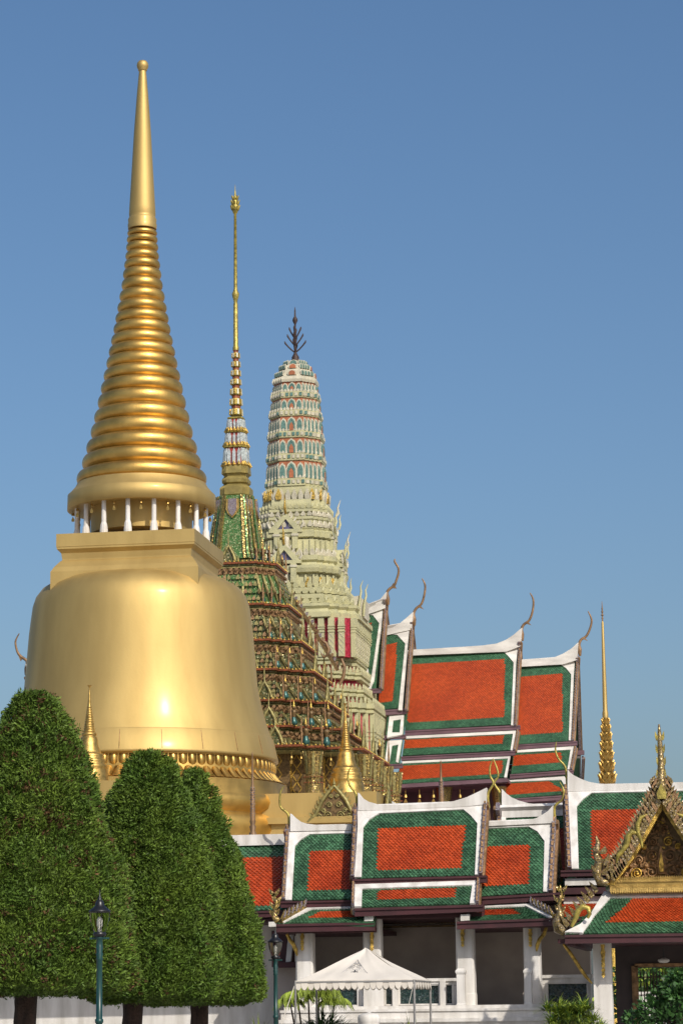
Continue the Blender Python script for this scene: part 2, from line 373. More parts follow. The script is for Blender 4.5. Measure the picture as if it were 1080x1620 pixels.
# square throne on the bell
h = {k: v for k, v in zip('abcd', (3.42, 3.20, 3.66, 3.42))}
def zf(y): return at(200, y, YC-3.5).z
b = MB()
def sq(hw, z): return [V((cx-hw, YC-hw, z)), V((cx+hw, YC-hw, z)), V((cx+hw, YC+hw, z)), V((cx-hw, YC+hw, z))]
b.loft([sq(q, zf(y)) for q, y in [(3.66,985),(3.66,901),(3.52,893),(3.28,883),(3.20,881),(3.20,879),(3.24,870),(3.40,864.5),(3.42,864),(3.42,861),(3.44,860.5),(3.44,840)]], 0)
b.build('square_throne', GOLD, stupa)
b = MB(); b.lathe([rz(80,846), rz(80,800)], cx, YC, 64, 0); b.build('drum', GOLD, stupa)
for k in range(16):
    a = 2*math.pi*(k+.0)/16 - math.pi/2 + R(1.5); x, y = cx+rc(103)*math.cos(a), YC+rc(103)*math.sin(a)
    b = MB(); z0, z1 = zf(842), zc(799); H = z1-z0
    b.lathe([(.20,z0),(.20,z0+H*.1),(.165,z0+H*.25),(.12,z0+H*.32),(.11,z0+H*.85),(.15,z0+H*.88),(.15,z1)], x, y, 10, 0, False); b.build('drum_column', WHITE, stupa)
    a += math.pi/16
    if k % 1 == 0:
        x, y = cx+rc(108)*math.cos(a), YC+rc(108)*math.sin(a); b = MB(); zt = zc(803)
        b.tube([V((x,y,zt+.1)), V((x,y,zt-.3))], .015, 5); b.lathe([(.02,zt-.28),(.06,zt-.3),(.08,zt-.42)], x, y, 8)
        b.fin((x,y,zt-.72), (0,0,1), (1,0,0), .16, .26, .02); b.build('wind_bell', GOLDS, stupa)
b = MB(); b.lathe([rz(r, y) for r, y in [(80,806),(112,809),(117,808.5),(116.5,786),(114,784),(105,774),(102,768)]], cx, YC, 96, 0); b.build('parasol_disc', GOLD, stupa)
ys = [369,379,391,405,419,434,451,469,487,504,521,539,557,575,595,615,637,661,684,709,733,758]
rs = np.interp(ys, [369,405,451,521,575,637,684,733,758], [23.5,26.5,32.5,45,56,69.5,80.5,94,102.5])
b = MB(); pr = []
for i, (y, r) in enumerate(zip(ys, rs)):
    hgt = ((ys[i+1]-y) if i < len(ys)-1 else 24)
    for t in np.linspace(-.5, .5, 9):
        bul = math.sqrt(max(0, 1-(2*t)**2)); dp = 4.7+.045*r
        pr.append((r-dp+dp*bul + t*1.6, y+t*hgt*.92))
    pr.append((r-dp+.3, y+hgt*.5))
pr = [rz(r, y) for r, y in pr]
b.lathe(pr[::-1], cx, YC, 72, 0); b.build('ringed_spire', GOLDR, stupa)
b = MB(); b.lathe([rz(r, y) for r, y in [(22.5,363),(23,356),(22,354.5),(22.5,348),(21,345),(20,344),(21,341),(20.5,330),(17.5,280),(13.5,210),(9,150),(6,117),(5.5,112)]], cx, YC, 48, 0)
b.build('pinnacle', GOLD, stupa)
b = MB(); b.lathe([rz(r, y) for r, y in [(5,113),(7,112),(7,110),(8.5,108),(9.3,104),(8.5,100),(6,97),(2,95.6),(.2,95.3)]], cx, YC, 24, 0); b.build('ball_tip', GOLD, stupa)
# porticoes, each under a little stupa of its own
def portico(dx, dy):
    ox, oy = cx+dx*10.15, YC+dy*10.15; zt = at(500, 1254, 127-2.6).z
    b = MB(); p = V((dx, dy, 0)); s = V((-dy, dx, 0)); q = V((cx, YC, 0))
    def rect(a0, a1, wv, z0, z1): 
        pts = [q+p*a0-s*wv, q+p*a1-s*wv, q+p*a1+s*wv, q+p*a0+s*wv]
        b.prism([V((t.x, t.y, z0)) for t in pts], V((0,0,z1-z0)), 0)
    rect(6.2, 12.0, 2.6, 0, zt); rect(6.2, 12.25, 2.85, zt-.001-1.45, zt-1.15)
    po = b.build('portico', GOLD, stupa)
    zb = zt
    b = MB(); prf = [(32,1290),(32,1262),(30,1255),(27.5,1237),(26,1233),(27,1231),(26,1227),(24,1225.5),(25,1223),(24,1219),(21.5,1217.5),(22.5,1215),(21,1211),(18.5,1210),(17.5,1208.5),(16.2,1205),(13.8,1198),(12.8,1190),(11.8,1186),(9,1184.5),(11,1183),(11,1180),(8,1179)]
    def zz(y): return zb + (1256-y)*mm
    mm = mpp(V((cx+9.7, YC, zb)))
    pr = [(r*mm, zz(y)) for r, y in prf]
    for i in range(11):
        y = 1177-i*3.6; r = 8.6-i*.5
        pr += [((r-1.0)*mm, zz(y+1.7)), (r*mm, zz(y+.8)), (r*mm, zz(y-.6)), ((r-1.0)*mm, zz(y-1.6))]
    pr += [(2.5*mm, zz(1136)), (1.1*mm, zz(1116)), (.8*mm, zz(1113)), (1.4*mm, zz(1111)), (.1, zz(1108.5))]
    b.lathe(pr, ox, oy, 28, 0); b.build('small_stupa', GOLDS, po)
    # carved gables on the two side faces and the front
    for (c, n_, t_) in ((q+p*10.0-s*2.6, -s, p), (q+p*10.0+s*2.6, s, -p), (q+p*12.0, p, s)):
        b = MB(); z0 = zt-1.42; hw = 1.15; H = 1.55
        o = c+n_*.05+V((0,0,z0))
        def gp(u, v, off=0): return o+t_*u+V((0,0,v))+n_*off
        b.prism([gp(-hw,0), gp(hw,0), gp(hw*.55,H*.45), gp(hw*.42,H*.62), gp(0,H*.97), gp(-hw*.42,H*.62), gp(-hw*.55,H*.45)], n_*.12, 1)
        for sg in (-1, 1):
            pth = [gp(sg*u*hw, v*H, .15) for u, v in ((1.12,.02),(.8,.22),(.62,.45),(.5,.66),(.25,.9),(0,1.1))]
            b.tube(pth, [.07,.1,.1,.1,.09,.07], 6, 0)
            for j in range(9):
                a = j/9; k = a*5; i = int(k); m_ = pth[i]+(pth[min(5,i+1)]-pth[i])*(k-i)
                b.fin(m_+V((0,0,.05)), V((0,0,1))+t_*(sg*.5), t_, .12, .26, .06, 0)
            for j in range(5):     # scrolls
                ux, vz, rr = ((.25,.2,.2),(.62,.16,.17),(.2,.52,.16),(.45,.35,.13),(.12,.78,.1))[j]
                pp = [gp(sg*(ux*hw+rr*(1-tt/14)*math.cos(tt*.8)), vz*H+rr*(1-tt/14)*math.sin(tt*.8), .17) for tt in range(12)]
                b.tube(pp, .035, 5, 0)
        b.octa(gp(0, H*1.15, .12), .09, .3, 0)
        b.build('carved_gable', [OLIVEG, DGOLD], po)
for dx, dy in ((1,0),(0,-1),(-1,0),(0,1)): portico(dx, dy)
# ---------------------------------------------------------------- redented square plans
def redent(cx_, cy_, hw, z, n=3, fr=.12):
    st = hw*fr; c = hw-n*st; q = [(hw, -c), (hw, c)]
    for i in range(1, n+1): q += [(hw-i*st, c+(i-1)*st), (hw-i*st, c+i*st)] if i < n+1 else []
    # q now runs up the right-hand side to the top face; rotate it round the four sides
    q = [(hw, c)]
    for i in range(1, n+1): q += [(hw-i*st, c+(i-1)*st), (hw-i*st, c+i*st)]
    out = []
    for k in range(4):
        ca, sa = (1, 0, -1, 0)[k], (0, 1, 0, -1)[k]
        for x, y in q: out.append(V((cx_+x*ca-y*sa, cy_+x*sa+y*ca, z)))
    return out
def rloft(mb, cx_, cy_, prof, n=3, fr=.12, m=0, cap=True):
    mb.loft([redent(cx_, cy_, h_, z, n, fr) for z, h_ in prof], m, False, cap)
def edges(poly, step, inset=0.0):
    k = len(poly)
    for i in range(k):
        a, b_ = poly[i], poly[(i+1) % k]; L = (b_-a).length
        if L < .05: continue
        t = (b_-a)/L; nrm = V((t.y, -t.x, 0))
        cnt = max(1, int(round(L/step)))
        for j in range(cnt): yield a+t*(L*(j+.5)/cnt)-nrm*inset, t, nrm, L/cnt
def facets(poly, mn=.0):
    k = len(poly)
    for i in range(k):
        a, b_ = poly[i], poly[(i+1) % k]; L = (b_-a).length
        if L > mn: t = (b_-a)/L; yield (a+b_)/2, t, V((t.y, -t.x, 0)), L

# ---------------------------------------------------------------- glass covered library hall with a stepped spire roof
YM = 150.0; MX = at(376, 1180, YM).x
mond = thing('spired_hall', (MX, YM, 0), 'square hall with stepped mosaic roof and needle spire, behind the golden stupa', 'temple hall')
MM = mpp(at(376, 1100, YM))
TI = [(1178,242),(1147,204),(1105,177),(1056,151),(1009,128),(952,104),(886,80)]     # cornice height in the picture, half width
LV = []
for y, hp in TI:
    hw = hp*MM/1.09; LV.append((at(450, y, YM-hw).z, hw))
zcol = at(450, 1262, YM-9).z
b = MB(); rloft(b, MX, YM, [(0, 11.5), (zcol-.3, 11.0), (zcol-.3, 9.6), (zcol, 9.6)], m=0); b.build('plinth', WHITE, mond)
b = MB(); rloft(b, MX, YM, [(zcol, 6.6), (LV[0][0], 6.6)], m=0)
for c, t, nn, L in facets(redent(MX, YM, 6.6, zcol)):      # raised lattice on the cella wall
    H = LV[0][0]-zcol
    for j in range(max(1, int(L/.5))):
        for sg in (-1, 1):
            p0 = c+t*(-L/2+j*.5+.25-.25*sg)+nn*.02; 
            for kk in range(4): b.bar(p0+V((0,0,H*kk/4)), p0+t*(sg*.5)+V((0,0,H*(kk+1)/4)), .05, .05, 1, nn)
b.build('cella_wall', [DGOLD, GILT], mond)
Hc = LV[0][0]-.45-zcol
for c, t, nn, L in facets(redent(MX, YM, 8.2, zcol, 1, .16), 2):
    for k in ((-.42, -.14, .14, .42) if L > 5 else (.0,)):
        p = c+t*(k*L); x, y = p.x, p.y
        b = MB(); z = zcol
        b.lathe([(.42,z),(.42,z+Hc*.30),(.46,z+Hc*.31),(.46,z+Hc*.34),(.40,z+Hc*.35),(.40,z+Hc*.42),(.47,z+Hc*.43),(.47,z+Hc*.46),(.40,z+Hc*.48),(.42,z+Hc*.6),(.47,z+Hc*.85),(.52,z+Hc)], x, y, 12, 0, False)
        for j in range(14):
            a = 2*math.pi*j/14; d = V((math.cos(a), math.sin(a), 0))
            for kk, (zz, rr, hh) in enumerate(((.52,.42,.3),(.64,.45,.3),(.78,.49,.24))):
                b.fin(V((x,y,z+Hc*zz))+d*rr, V((0,0,1))+d*.12, V((-d.y,d.x,0)), .17, Hc*hh, .04, j % 2)
        for zz in (.325,.445):
            for j in range(16):
                a = 2*math.pi*j/16; b.octa((x+.48*math.cos(a), y+.48*math.sin(a), z+Hc*zz), .06, .06, 2)
        b.build('mosaic_column', [GMOS, OLIVEG, RUST], mond)
def gablet(par, o, t, nn, wd, H):
    b = MB()
    for sg in (-1, 1):
        pth = [o+t*(sg*wd*u)+V((0,0,H*v)) for u, v in ((.62,.0),(.42,.08),(.34,.3),(.2,.5),(.05,.66),(0,.75))]
        b.tube(pth, [.05,.09,.09,.09,.08,.05], 6, 0)
        b.octa(pth[0]+V((0,0,.1)), .09, .3, 0)
        for j in range(5): b.fin(pth[1]+(pth[4]-pth[1])*(j/5), V((0,0,1))+t*sg*.4, t, .12, .28, .05, 0)
    b.prism([o+t*(wd*u)+V((0,0,H*v))-nn*.08 for u, v in ((-.4,0),(.4,0),(.3,.3),(0,.68),(-.3,.3))], nn*.06, 1)
    b.tube([o+V((0,0,H*.7)), o+V((0,0,H*.8)), o+V((0,0,H*1.35))], [.07,.05,.01], 6, 0)
    b.build('gablet', [OLIVEG, MOLIVE], par)
def figure(b, p, nn, s=1.0):
    # winged guardian: flared teal skirt, dark gilt torso, arms raised, pointed crown
    x, y, z = p
    b.lathe([(.05*s,z),(.16*s,z+.03*s),(.19*s,z+.14*s),(.15*s,z+.26*s),(.09*s,z+.42*s)], x, y, 8, 0)
    b.lathe([(.09*s,z+.40*s),(.14*s,z+.62*s),(.16*s,z+.72*s),(.06*s,z+.80*s)], x, y, 8, 1)
    b.ball((x,y,z+.90*s), .10*s, 8, 1); b.lathe([(.10*s,z+.95*s),(.05*s,z+1.05*s),(.008,z+1.32*s)], x, y, 8, 2)
    t = V((-nn.y, nn.x, 0))
    for sg in (-1, 1):
        q = V((x,y,z)); b.tube([q+t*(sg*.14*s)+V((0,0,.70*s)), q+t*(sg*.28*s)+V((0,0,.62*s))+nn*.06, q+t*(sg*.27*s)+V((0,0,.95*s))], [.05*s,.045*s,.03*s], 6, 1)
for k, (z, hw) in enumerate(LV):
    nx = LV[k+1] if k < 6 else None
    if nx: topz, thw = nx[0]-.70, nx[1]*.93
    else: topz, thw = z+.3, hw*.55
    t_ = MB(); rloft(t_, MX, YM, [(z-.02, hw*.95), (z+.05, hw*.95), (z+(topz-z)*.5, (hw*.95+thw)/2-.12), (topz, thw)], m=0)
    # ribs down the slope
    for a_, b_ in zip(redent(MX, YM, hw*.955, z+.05), redent(MX, YM, thw*1.01, topz)):
        m_ = (a_+b_)/2; t_.bar(a_, b_, .08, .10, 2, V((0,0,1)))
    for (c, t, nn, L), (c2, t2, n2, L2) in zip(facets(redent(MX, YM, hw*.955, z+.05)), facets(redent(MX, YM, thw*1.01, topz))):
        if L > 1.5:
            nb = int(L/.9)
            for j in range(1, nb): t_.bar(c+t*(L*(j/nb-.5)), c2+t2*(L2*(j/nb-.5))+nn*.02, .10, .10, 2 if j % 2 else 0)
            for rr in range(4):
                f = (rr+.3)/4; q0 = c+(c2-c)*f; LL = L+(L2-L)*f; n_ = int(LL/.26)
                for j in range(n_): t_.fin(q0+t*(LL*((j+.5*(rr % 2)+.25)/n_-.5))+nn*.05, (c2-c).normalized()+nn*.12, t, .22, .30, .05, (0, 2, 4, 2)[(j*3+rr) % 4])
        
    # recessed leaf frieze just under the next cornice
    if nx:
        rloft(t_, MX, YM, [(topz-.02, thw*.995), (nx[0]-.30, thw*.995)], m=3)
        for p, t, nn, L in edges(redent(MX, YM, thw*1.0, topz+.02), .32): t_.fin(p+nn*.04, (0,0,1), t, .25, .32, .08, 4)
        for p, t, nn, L in edges(redent(MX, YM, thw*1.06, nx[0]-.34), .34): t_.fin(p, (0,0,-1), t, .20, .2, .07, 4)
    tier = t_.build('roof_tier', [MGREEN if k > 4 else MOLIVE, GMOS, OLIVEG, DGOLD, OLDG], mond)
    c_ = MB()
    rloft(c_, MX, YM, [(z-.36, hw*.90), (z-.33, hw*.945), (z-.24, hw*.945), (z-.22, hw*.92)], m=2)
    rloft(c_, MX, YM, [(z-.24, hw*.93), (z-.20, hw*.965), (z-.12, hw*.965), (z-.11, hw*.95)], m=3)
    rloft(c_, MX, YM, [(z-.13, hw*.97), (z-.10, hw), (z+.01, hw), (z+.03, hw*.96)], m=0)
    for p, t, nn, L in edges(redent(MX, YM, hw*.99, z+.02), .24): c_.octa(p, .07, .11, 1)
    c_.build('cornice', [RUST, GILT, OLIVEG, MOLIVE], tier)
    if k == 0:
        for p, t, nn, L in edges(redent(MX, YM, hw*.96, z-.36), .9):
            b = MB(); b.tube([p, p-V((0,0,.22))], .014, 4); b.lathe([(.02,p.z-.2),(.07,p.z-.24),(.09,p.z-.36)], p.x, p.y, 8); b.fin(p-V((0,0,.66)), (0,0,1), t, .14, .28, .03)
            b.build('wind_bell', GOLDS, mond)
    sc_ = max(.75, 1.15-.06*k)
    st = hw*.12; cc = hw-3*st
    for ax in range(4):
        ca, sa = (1,0,-1,0)[ax], (0,1,0,-1)[ax]
        for i in range(3):
            # one figure on each of the three redents of a corner
            x, y = hw-(i+.55)*st - .1, cc+(i+.35)*st - .25
            P = V((MX+x*ca-y*sa, YM+x*sa+y*ca, z+.03)); b = MB(); figure(b, P, V((ca, sa, 0)), sc_); b.build('guardian_figure', [TEAL, DGOLD, GILT], tier)
            b = MB(); x2, y2 = hw-i*st-.08, cc+i*st-.05
            Q = V((MX+x2*ca-y2*sa, YM+x2*sa+y2*ca, z)); b.tube([Q, Q+V((0,0,.5)), Q+V((0,0,1.05*sc_+.3))], [.05,.06,.012], 6, 0)
            b.build('corner_spike', OLDG, tier)
    for ax in range(4):
        ca, sa = (1,0,-1,0)[ax], (0,1,0,-1)[ax]; nn = V((ca, sa, 0)); t = V((-sa, ca, 0))
        for off in ((-.45, .0, .45) if k < 3 else (0.,) if k > 4 else (-.3,.3)):
            gablet(tier, V((MX, YM, z+.03))+nn*(hw-.22)+t*(off*hw), t, nn, .9, 1.35)
# big descending gable ridges on the right hand roof (seen edge-on against the prang)
for (pa, pb) in (((461,945),(500,1000)),((500,1003),(534,1060))):
    b = MB(); A_, B_ = at(*pa, YM+2), at(*pb, YM+2); b.bar(A_, B_, .2, .2, 0); d = (B_-A_)
    for j in range(9): b.fin(A_+d*(j/9)+V((.06,0,.12)), V((1,0,1.2)), V((d.x,0,d.z)), .2, .2, .1, 2 if j % 2 else 1)
    b.build('naga_ridge', [DGOLD, FINIAL, LAV], mond)
for pth in (((508,1012),(516,1018),(520,1027),(518,1036),(512,1040),(508,1034)), ((540,1042),(545,1055),(543,1070),(537,1083))):
    b = MB(); b.tube([at(*q, YM+1) for q in pth], [.07,.10,.11,.10,.08,.04][:len(pth)], 7, 0); b.build('naga_finial', FINIAL, mond)
# bell shaped square dome, gilt neck, spire
def mz(y): return at(372, y, YM-float(np.interp(y, [300,560,735,884], [0,.25,.6,1.5]))).z
def mr(h_): return h_*MM*1.02
t_ = MB(); gp_ = [(mz(y), mr(h_)) for y, h_ in ((884,44),(870,39),(845,36),(820,32),(800,29.5),(784,27.5),(782,20))]
rloft(t_, MX, YM, gp_, 3, .13)
for (za, ha), (zb_, hb) in zip(gp_[:5], gp_[1:6]):
    for i, (a_, b_) in enumerate(zip(redent(MX, YM, ha*1.015, za, 3, .13), redent(MX, YM, hb*1.015, zb_, 3, .13))): t_.bar(a_, b_, .11, .12, (0, 1, 5)[i % 3])
    for (c, t, nn, L), (c2, t2, n2, L2) in zip(facets(redent(MX, YM, ha, za, 3, .13), 1), facets(redent(MX, YM, hb, zb_, 3, .13), 1)):
        for sg in (-.40, .40): t_.bar(c+t*(sg*L)+nn*.03, c2+t2*(sg*L2)+nn*.03, .16, .12, 1)
for c, t, nn, L in facets(redent(MX, YM, mr(28.5), mz(790), 3, .13)):
    wv = min(L*.9, .75)/2
    t_.prism([c+t*(wv*u)+V((0,0,-1.0*q))+nn*(.04+.12*q) for u, q in ((-1,0),(1,0),(1.05,.6),(.7,.9),(0,1.15),(-.7,.9),(-1.05,.6))], nn*.08, 3)
    t_.prism([c+t*(wv*u*.65)+V((0,0,-1.0*q))+nn*(.12+.12*q) for u, q in ((-1,0),(1,0),(1.05,.6),(.7,.85),(0,1.05),(-.7,.85),(-1.05,.6))], nn*.05, 4)
t_.build('green_dome', [MGREEN, GMOS, LAV, GOLDS, LAV, MOLIVE], mond)
t_ = MB()
pr = [(783,27),(781,29),(770,29),(768,27),(764,21),(762,25),(757,25.5),(754,23),(752,21),(749,23),(748,26),(737,25),(735,22)]
rloft(t_, MX, YM, [(mz(y), mr(h_*.82)) for y, h_ in pr], 3, .13); t_.build('spire_base', pm('mustard_gilding', (.30,.235,.075), .5, .4, .2, 3), mond)
for (y0, y1, h0, h1) in ((735,708,20.5,18.5),(704,684,17.5,15.5),(681,662,14.5,12.5)):
    t_ = MB(); rloft(t_, MX, YM, [(mz(y0), mr(h0*.84)), (mz(y1), mr(h1*.84))], 2, .16, 0)
    for c, t, nn, L in facets(redent(MX, YM, mr(h0*.86), mz(y0), 2, .16)):
        for k in ((-.33,0,.33) if L > .5 else (0,)):
            H = mz(y1)-mz(y0); lean = -nn*(mr((h0-h1)*.86))
            wv = L*(.105 if L > .5 else .27); o = c+t*(L*k)
            t_.prism([o+t*(-wv), o+t*wv, o+t*wv+V((0,0,H*.75))+lean*.75, o+V((0,0,H*.97))+lean, o-t*wv+V((0,0,H*.75))+lean*.75], nn*.10, 1)
            t_.octa(o+nn*.12, .12, .25, 2)
    rloft(t_, MX, YM, [(mz(y1), mr(h1*.93)), (mz(y1-1), mr(h1)), (mz(y1-3), mr(h1)), (mz(y1-3.5), mr(h1*.8))], 2, .16, 3)
    t_.build('spire_stage', [pm('crimson_ground', (.28,.03,.02), .5), pm('mirror_strips', (.50,.53,.50), .22, .3, .3, 9), GILT, CHOFA], mond)
t_ = MB(); ys_ = [656,640,624,608,594,580,566,553]
for i, (ya, yb) in enumerate(zip(ys_[:-1], ys_[1:])):
    r_ = 10.2-i*.72
    t_.lathe([(mr(r_*q), mz(ya+(yb-ya)*f)) for q, f in ((.75,.0),(.95,.05),(1,.15),(.93,.6),(.9,.68))], MX, YM, 12, 0, False)
    t_.lathe([(mr(r_*q), mz(ya+(yb-ya)*f)) for q, f in ((.85,.66),(.72,.72),(.7,.95),(.78,1.0))], MX, YM, 12, 1, False)
    for j in range(12):
        a = 2*math.pi*j/12; d = V((math.cos(a), math.sin(a), 0)); t_.bar(V((MX,YM,mz(ya+(yb-ya)*.1)))+d*mr(r_*1.0), V((MX,YM,mz(ya+(yb-ya)*.62)))+d*mr(r_*.95), .09, .09, 2+j % 2)
t_.build('lotus_rings', [CHOFA, RUST, pm('pale_mirror', (.55,.55,.45), .3, .2), GILT], mond)
t_ = MB(); t_.lathe([(mr(r_), mz(y)) for r_, y in ((5,553),(5,548),(4,546),(3.6,480),(3,478),(3.4,474),(5,469),(6,464),(4,460),(3,456),(3,450),(2.2,338),(3.5,337),(5.5,331),(6.5,326),(4.5,323),(5,320),(3.5,316),(3.2,313),(1.5,308),(.6,300),(.2,292))], MX, YM, 12, 0)
for j in range(8):
    a = j*math.pi/4; d = V((math.cos(a), math.sin(a), 0))
    for zz, rr in ((332, 5.5), (324, 5), (317, 3.6)): t_.fin(V((MX,YM,mz(zz)))+d*mr(rr), V((0,0,1))+d*.3, V((-d.y,d.x,0)), .12, .3, .05, 0)
t_.build('needle', CHOFA, mond)
# ---------------------------------------------------------------- prang temple
YP = 170.0; PXp = 471.0; PX = at(PXp, 1000, YP).x
temple = thing('tower_temple', (PX, YP, 0), 'temple with a pale green corncob tower and long orange and green tiled roof arm', 'temple')
PM = mpp(at(PXp, 850, YP))
def pz(y): return at(PXp, y, YP-float(np.interp(y, [570,600,760,850,930,980,1130], [.2,1.2,1.8,2.2,3,3.9,5.2]))).z
def ph(h_): return h_*PM/1.05
def stage(name, prof, mats, n=3, fr=.12, parent=None):
    t = MB(); rloft(t, PX, YP, [(pz(y), ph(h_)) for y, h_ in prof], n, fr); return t
def leaves(t, y, h_, step, wd, ht, m, n=3, fr=.12, out=.0):
    for p, tt, nn, L in edges(redent(PX, YP, ph(h_), pz(y), n, fr), step): t.fin(p+nn*out, V((0,0,1))+nn*.12, tt, min(wd, L*.95), ht, .10, m)
def arch(t, c, tt, nn, wd, H, mr_, mf, z0=0.0):
    shp = [(-.5,0),(.5,0),(.5,.55),(.36,.82),(0,1.0),(-.36,.82),(-.5,.55)]
    t.prism([c+tt*(u*wd)+V((0,0,z0+v*H)) for u, v in shp], nn*.06, mr_)
    t.prism([c+tt*(u*wd*.68)+V((0,0,z0+v*H*.86)) + nn*.05 for u, v in shp], nn*.045, mf)
PMATS = [CREAM, CREAMW, PGREEN, PORANGE, GILT, PDARK]
tw_ = [(756,768,728.5,45.5,48.5),(717,728,692.5,43.5,46.5),(682,692,658.5,41,44.5),(649,658,629.5,38,42),(620,629,604,34.5,39)]
for (yb, yc, yt, hw, hc) in tw_:        # five arcaded storeys: cornice band yb..yc, arches above it up to yt
    t = MB(); rloft(t, PX, YP, [(pz(yb), ph(hw)), (pz(yt), ph(hw*.97))], 4, .13, 3)
    rloft(t, PX, YP, [(pz(yc+1), ph(hc*.95)), (pz(yc), ph(hc*1.0)), (pz(yb+1), ph(hc*1.01)), (pz(yb), ph(hc*.98))], 4, .13, 0)
    H = pz(yt+1)-pz(yb)
    for c, tt, nn, L in facets(redent(PX, YP, ph(hw), pz(yb), 4, .13)):
        if L > .9:
            arch(t, c, tt, nn, L*.40, H*.97, 1, 2, .02); 
            t.prism([c+tt*(u*L*.17)+V((0,0,.02+v*H*.58))+nn*.1 for u, v in ((-.5,0),(.5,0),(.5,.6),(0,1),(-.5,.6))], nn*.04, 3)
            t.band([c+tt*(u*L*.30)+V((0,0,.02+v*H*.86))+nn*.06 for u, v in ((-.5,0),(-.5,.55),(-.36,.82),(0,1),(.36,.82),(.5,.55),(.5,0))],
                   [c+tt*(u*L*.18)+V((0,0,.02+v*H*.74))+nn*.06 for u, v in ((-.5,0),(-.5,.55),(-.36,.82),(0,1),(.36,.82),(.5,.55),(.5,0))], nn*.06, 2)
            for sg in (-1, 1): arch(t, c+tt*(sg*L*.345), tt, nn, L*.29, H*.9, 1, 2, .02)
        else: arch(t, c, tt, nn, L*.95, H*.92, 1, 2, .02)
    for p, tt, nn, L in edges(redent(PX, YP, ph(hc*1.0), pz(yb), 4, .13), .22): t.fin(p-nn*.05, (0,0,1), tt, .19, .2, .07, 1)
    for p, tt, nn, L in edges(redent(PX, YP, ph(hc*1.015), pz((yb+yc)/2), 4, .13), .3): t.prism([p+tt*u*.09+V((0,0,v*.14)) for u, v in ((-1,-.8),(1,-.8),(1,.8),(-1,.8))], nn*.03, 2 if random.random() < .35 else 1)
    t.build('arcaded_storey', PMATS, temple)
t = MB(); rloft(t, PX, YP, [(pz(y), ph(h_)) for y, h_ in ((604,36),(600,37),(596,35.5),(595,32),(586,27),(578,20),(572,12),(570,4))], 4, .13, 1)
for y, h_, s_ in ((594,33.5,.34),(584,26.5,.32),(577,19.5,.28)):
    for c, tt, nn, L in facets(redent(PX, YP, ph(h_), pz(y), 4, .13)):
        arch(t, c-nn*.05, tt, nn, min(.6, L*.9), s_, 1, 3 if L > .7 and y > 580 else 2)
t.build('rounded_crown', PMATS, temple)
t = MB(); P0 = V((PX, YP, 0))
t.lathe([(ph(r_), pz(y)) for r_, y in ((9,571),(8,569),(6,566),(6.5,564),(4,560),(2.5,557),(1.6,553),(1.3,520),(1.5,512),(4.5,506),(4,503),(1.5,499),(1.2,490),(.3,484))], PX, YP, 10)
for (y, L_) in ((552,18),(541,13.5),(530,10)):
    for j in range(4):
        d = V(((1,0,-1,0)[j], (0,1,0,-1)[j], 0))
        pts = [P0+V((0,0,pz(y+4)))+d*ph(1), P0+V((0,0,pz(y)))+d*ph(L_*.35), P0+V((0,0,pz(y-5)))+d*ph(L_*.65), P0+V((0,0,pz(y-11)))+d*ph(L_*.95), P0+V((0,0,pz(y-14)))+d*ph(L_)]
        t.tube(pts, [.05,.05,.05,.06,.03], 6)
t.build('trident_finial', IRON, temple)
# bands, statues and niches below the arcades
t = stage('b', [(852,55),(850,61),(841,62),(839,58),(836,60),(834,57),(824,56),(822,58),(818,58),(817,53),(812,54),(810,57),(806,57),(805,51),(800,52),(797,52),(790,51),(789,47),(769,46.5)], None)
leaves(t, 790, 50, .42, .36, .72, 1); leaves(t, 805, 55, .4, .3, .34, 0); leaves(t, 817, 57, .42, .32, .34, 1); leaves(t, 834, 59, .42, .3, .42, 1)
for p, tt, nn, L in edges(redent(PX, YP, ph(49), pz(790)), .9):
    if random.random() < .35: t.fin(p+nn*.15, (0,0,1), tt, .4, .75, .14, 4)
t.build('statue_bands', PMATS, temple)
t = stage('b', [(980,108),(979,114),(972,114),(970,108),(966,106),(962,110),(958,110),(956,92),(952,88),(948,92),(942,92),(940,82),(938,78),(936,84),(931,84),(930,72),(908,68),(906,76),(900,78),(896,78),(894,70),(890,68),(887,72),(880,72),(879,60),(853,57)], None)
leaves(t, 930, 80, .45, .36, .5, 0); leaves(t, 879, 66, .42, .34, .46, 1); leaves(t, 940, 89, .45, .4, .4, 0); leaves(t, 956, 99, .5, .42, .45, 0)
for p, tt, nn, L in edges(redent(PX, YP, ph(72), pz(929)), .5): t.bar(p, p+V((0,0,pz(909)-pz(929)))-nn*.1, .12, .16, 0)
for p, tt, nn, L in edges(redent(PX, YP, ph(59.5), pz(877)), .45): t.bar(p, p+V((0,0,pz(854)-pz(877)))-nn*.06, .1, .14, 0)
for p, tt, nn, L in edges(redent(PX, YP, ph(73), pz(930)), 1.1):
    if random.random() < .5: t.fin(p+nn*.15, (0,0,1), tt, .35, .7, .14, 4)
t.build('stepped_shaft', PMATS, temple)
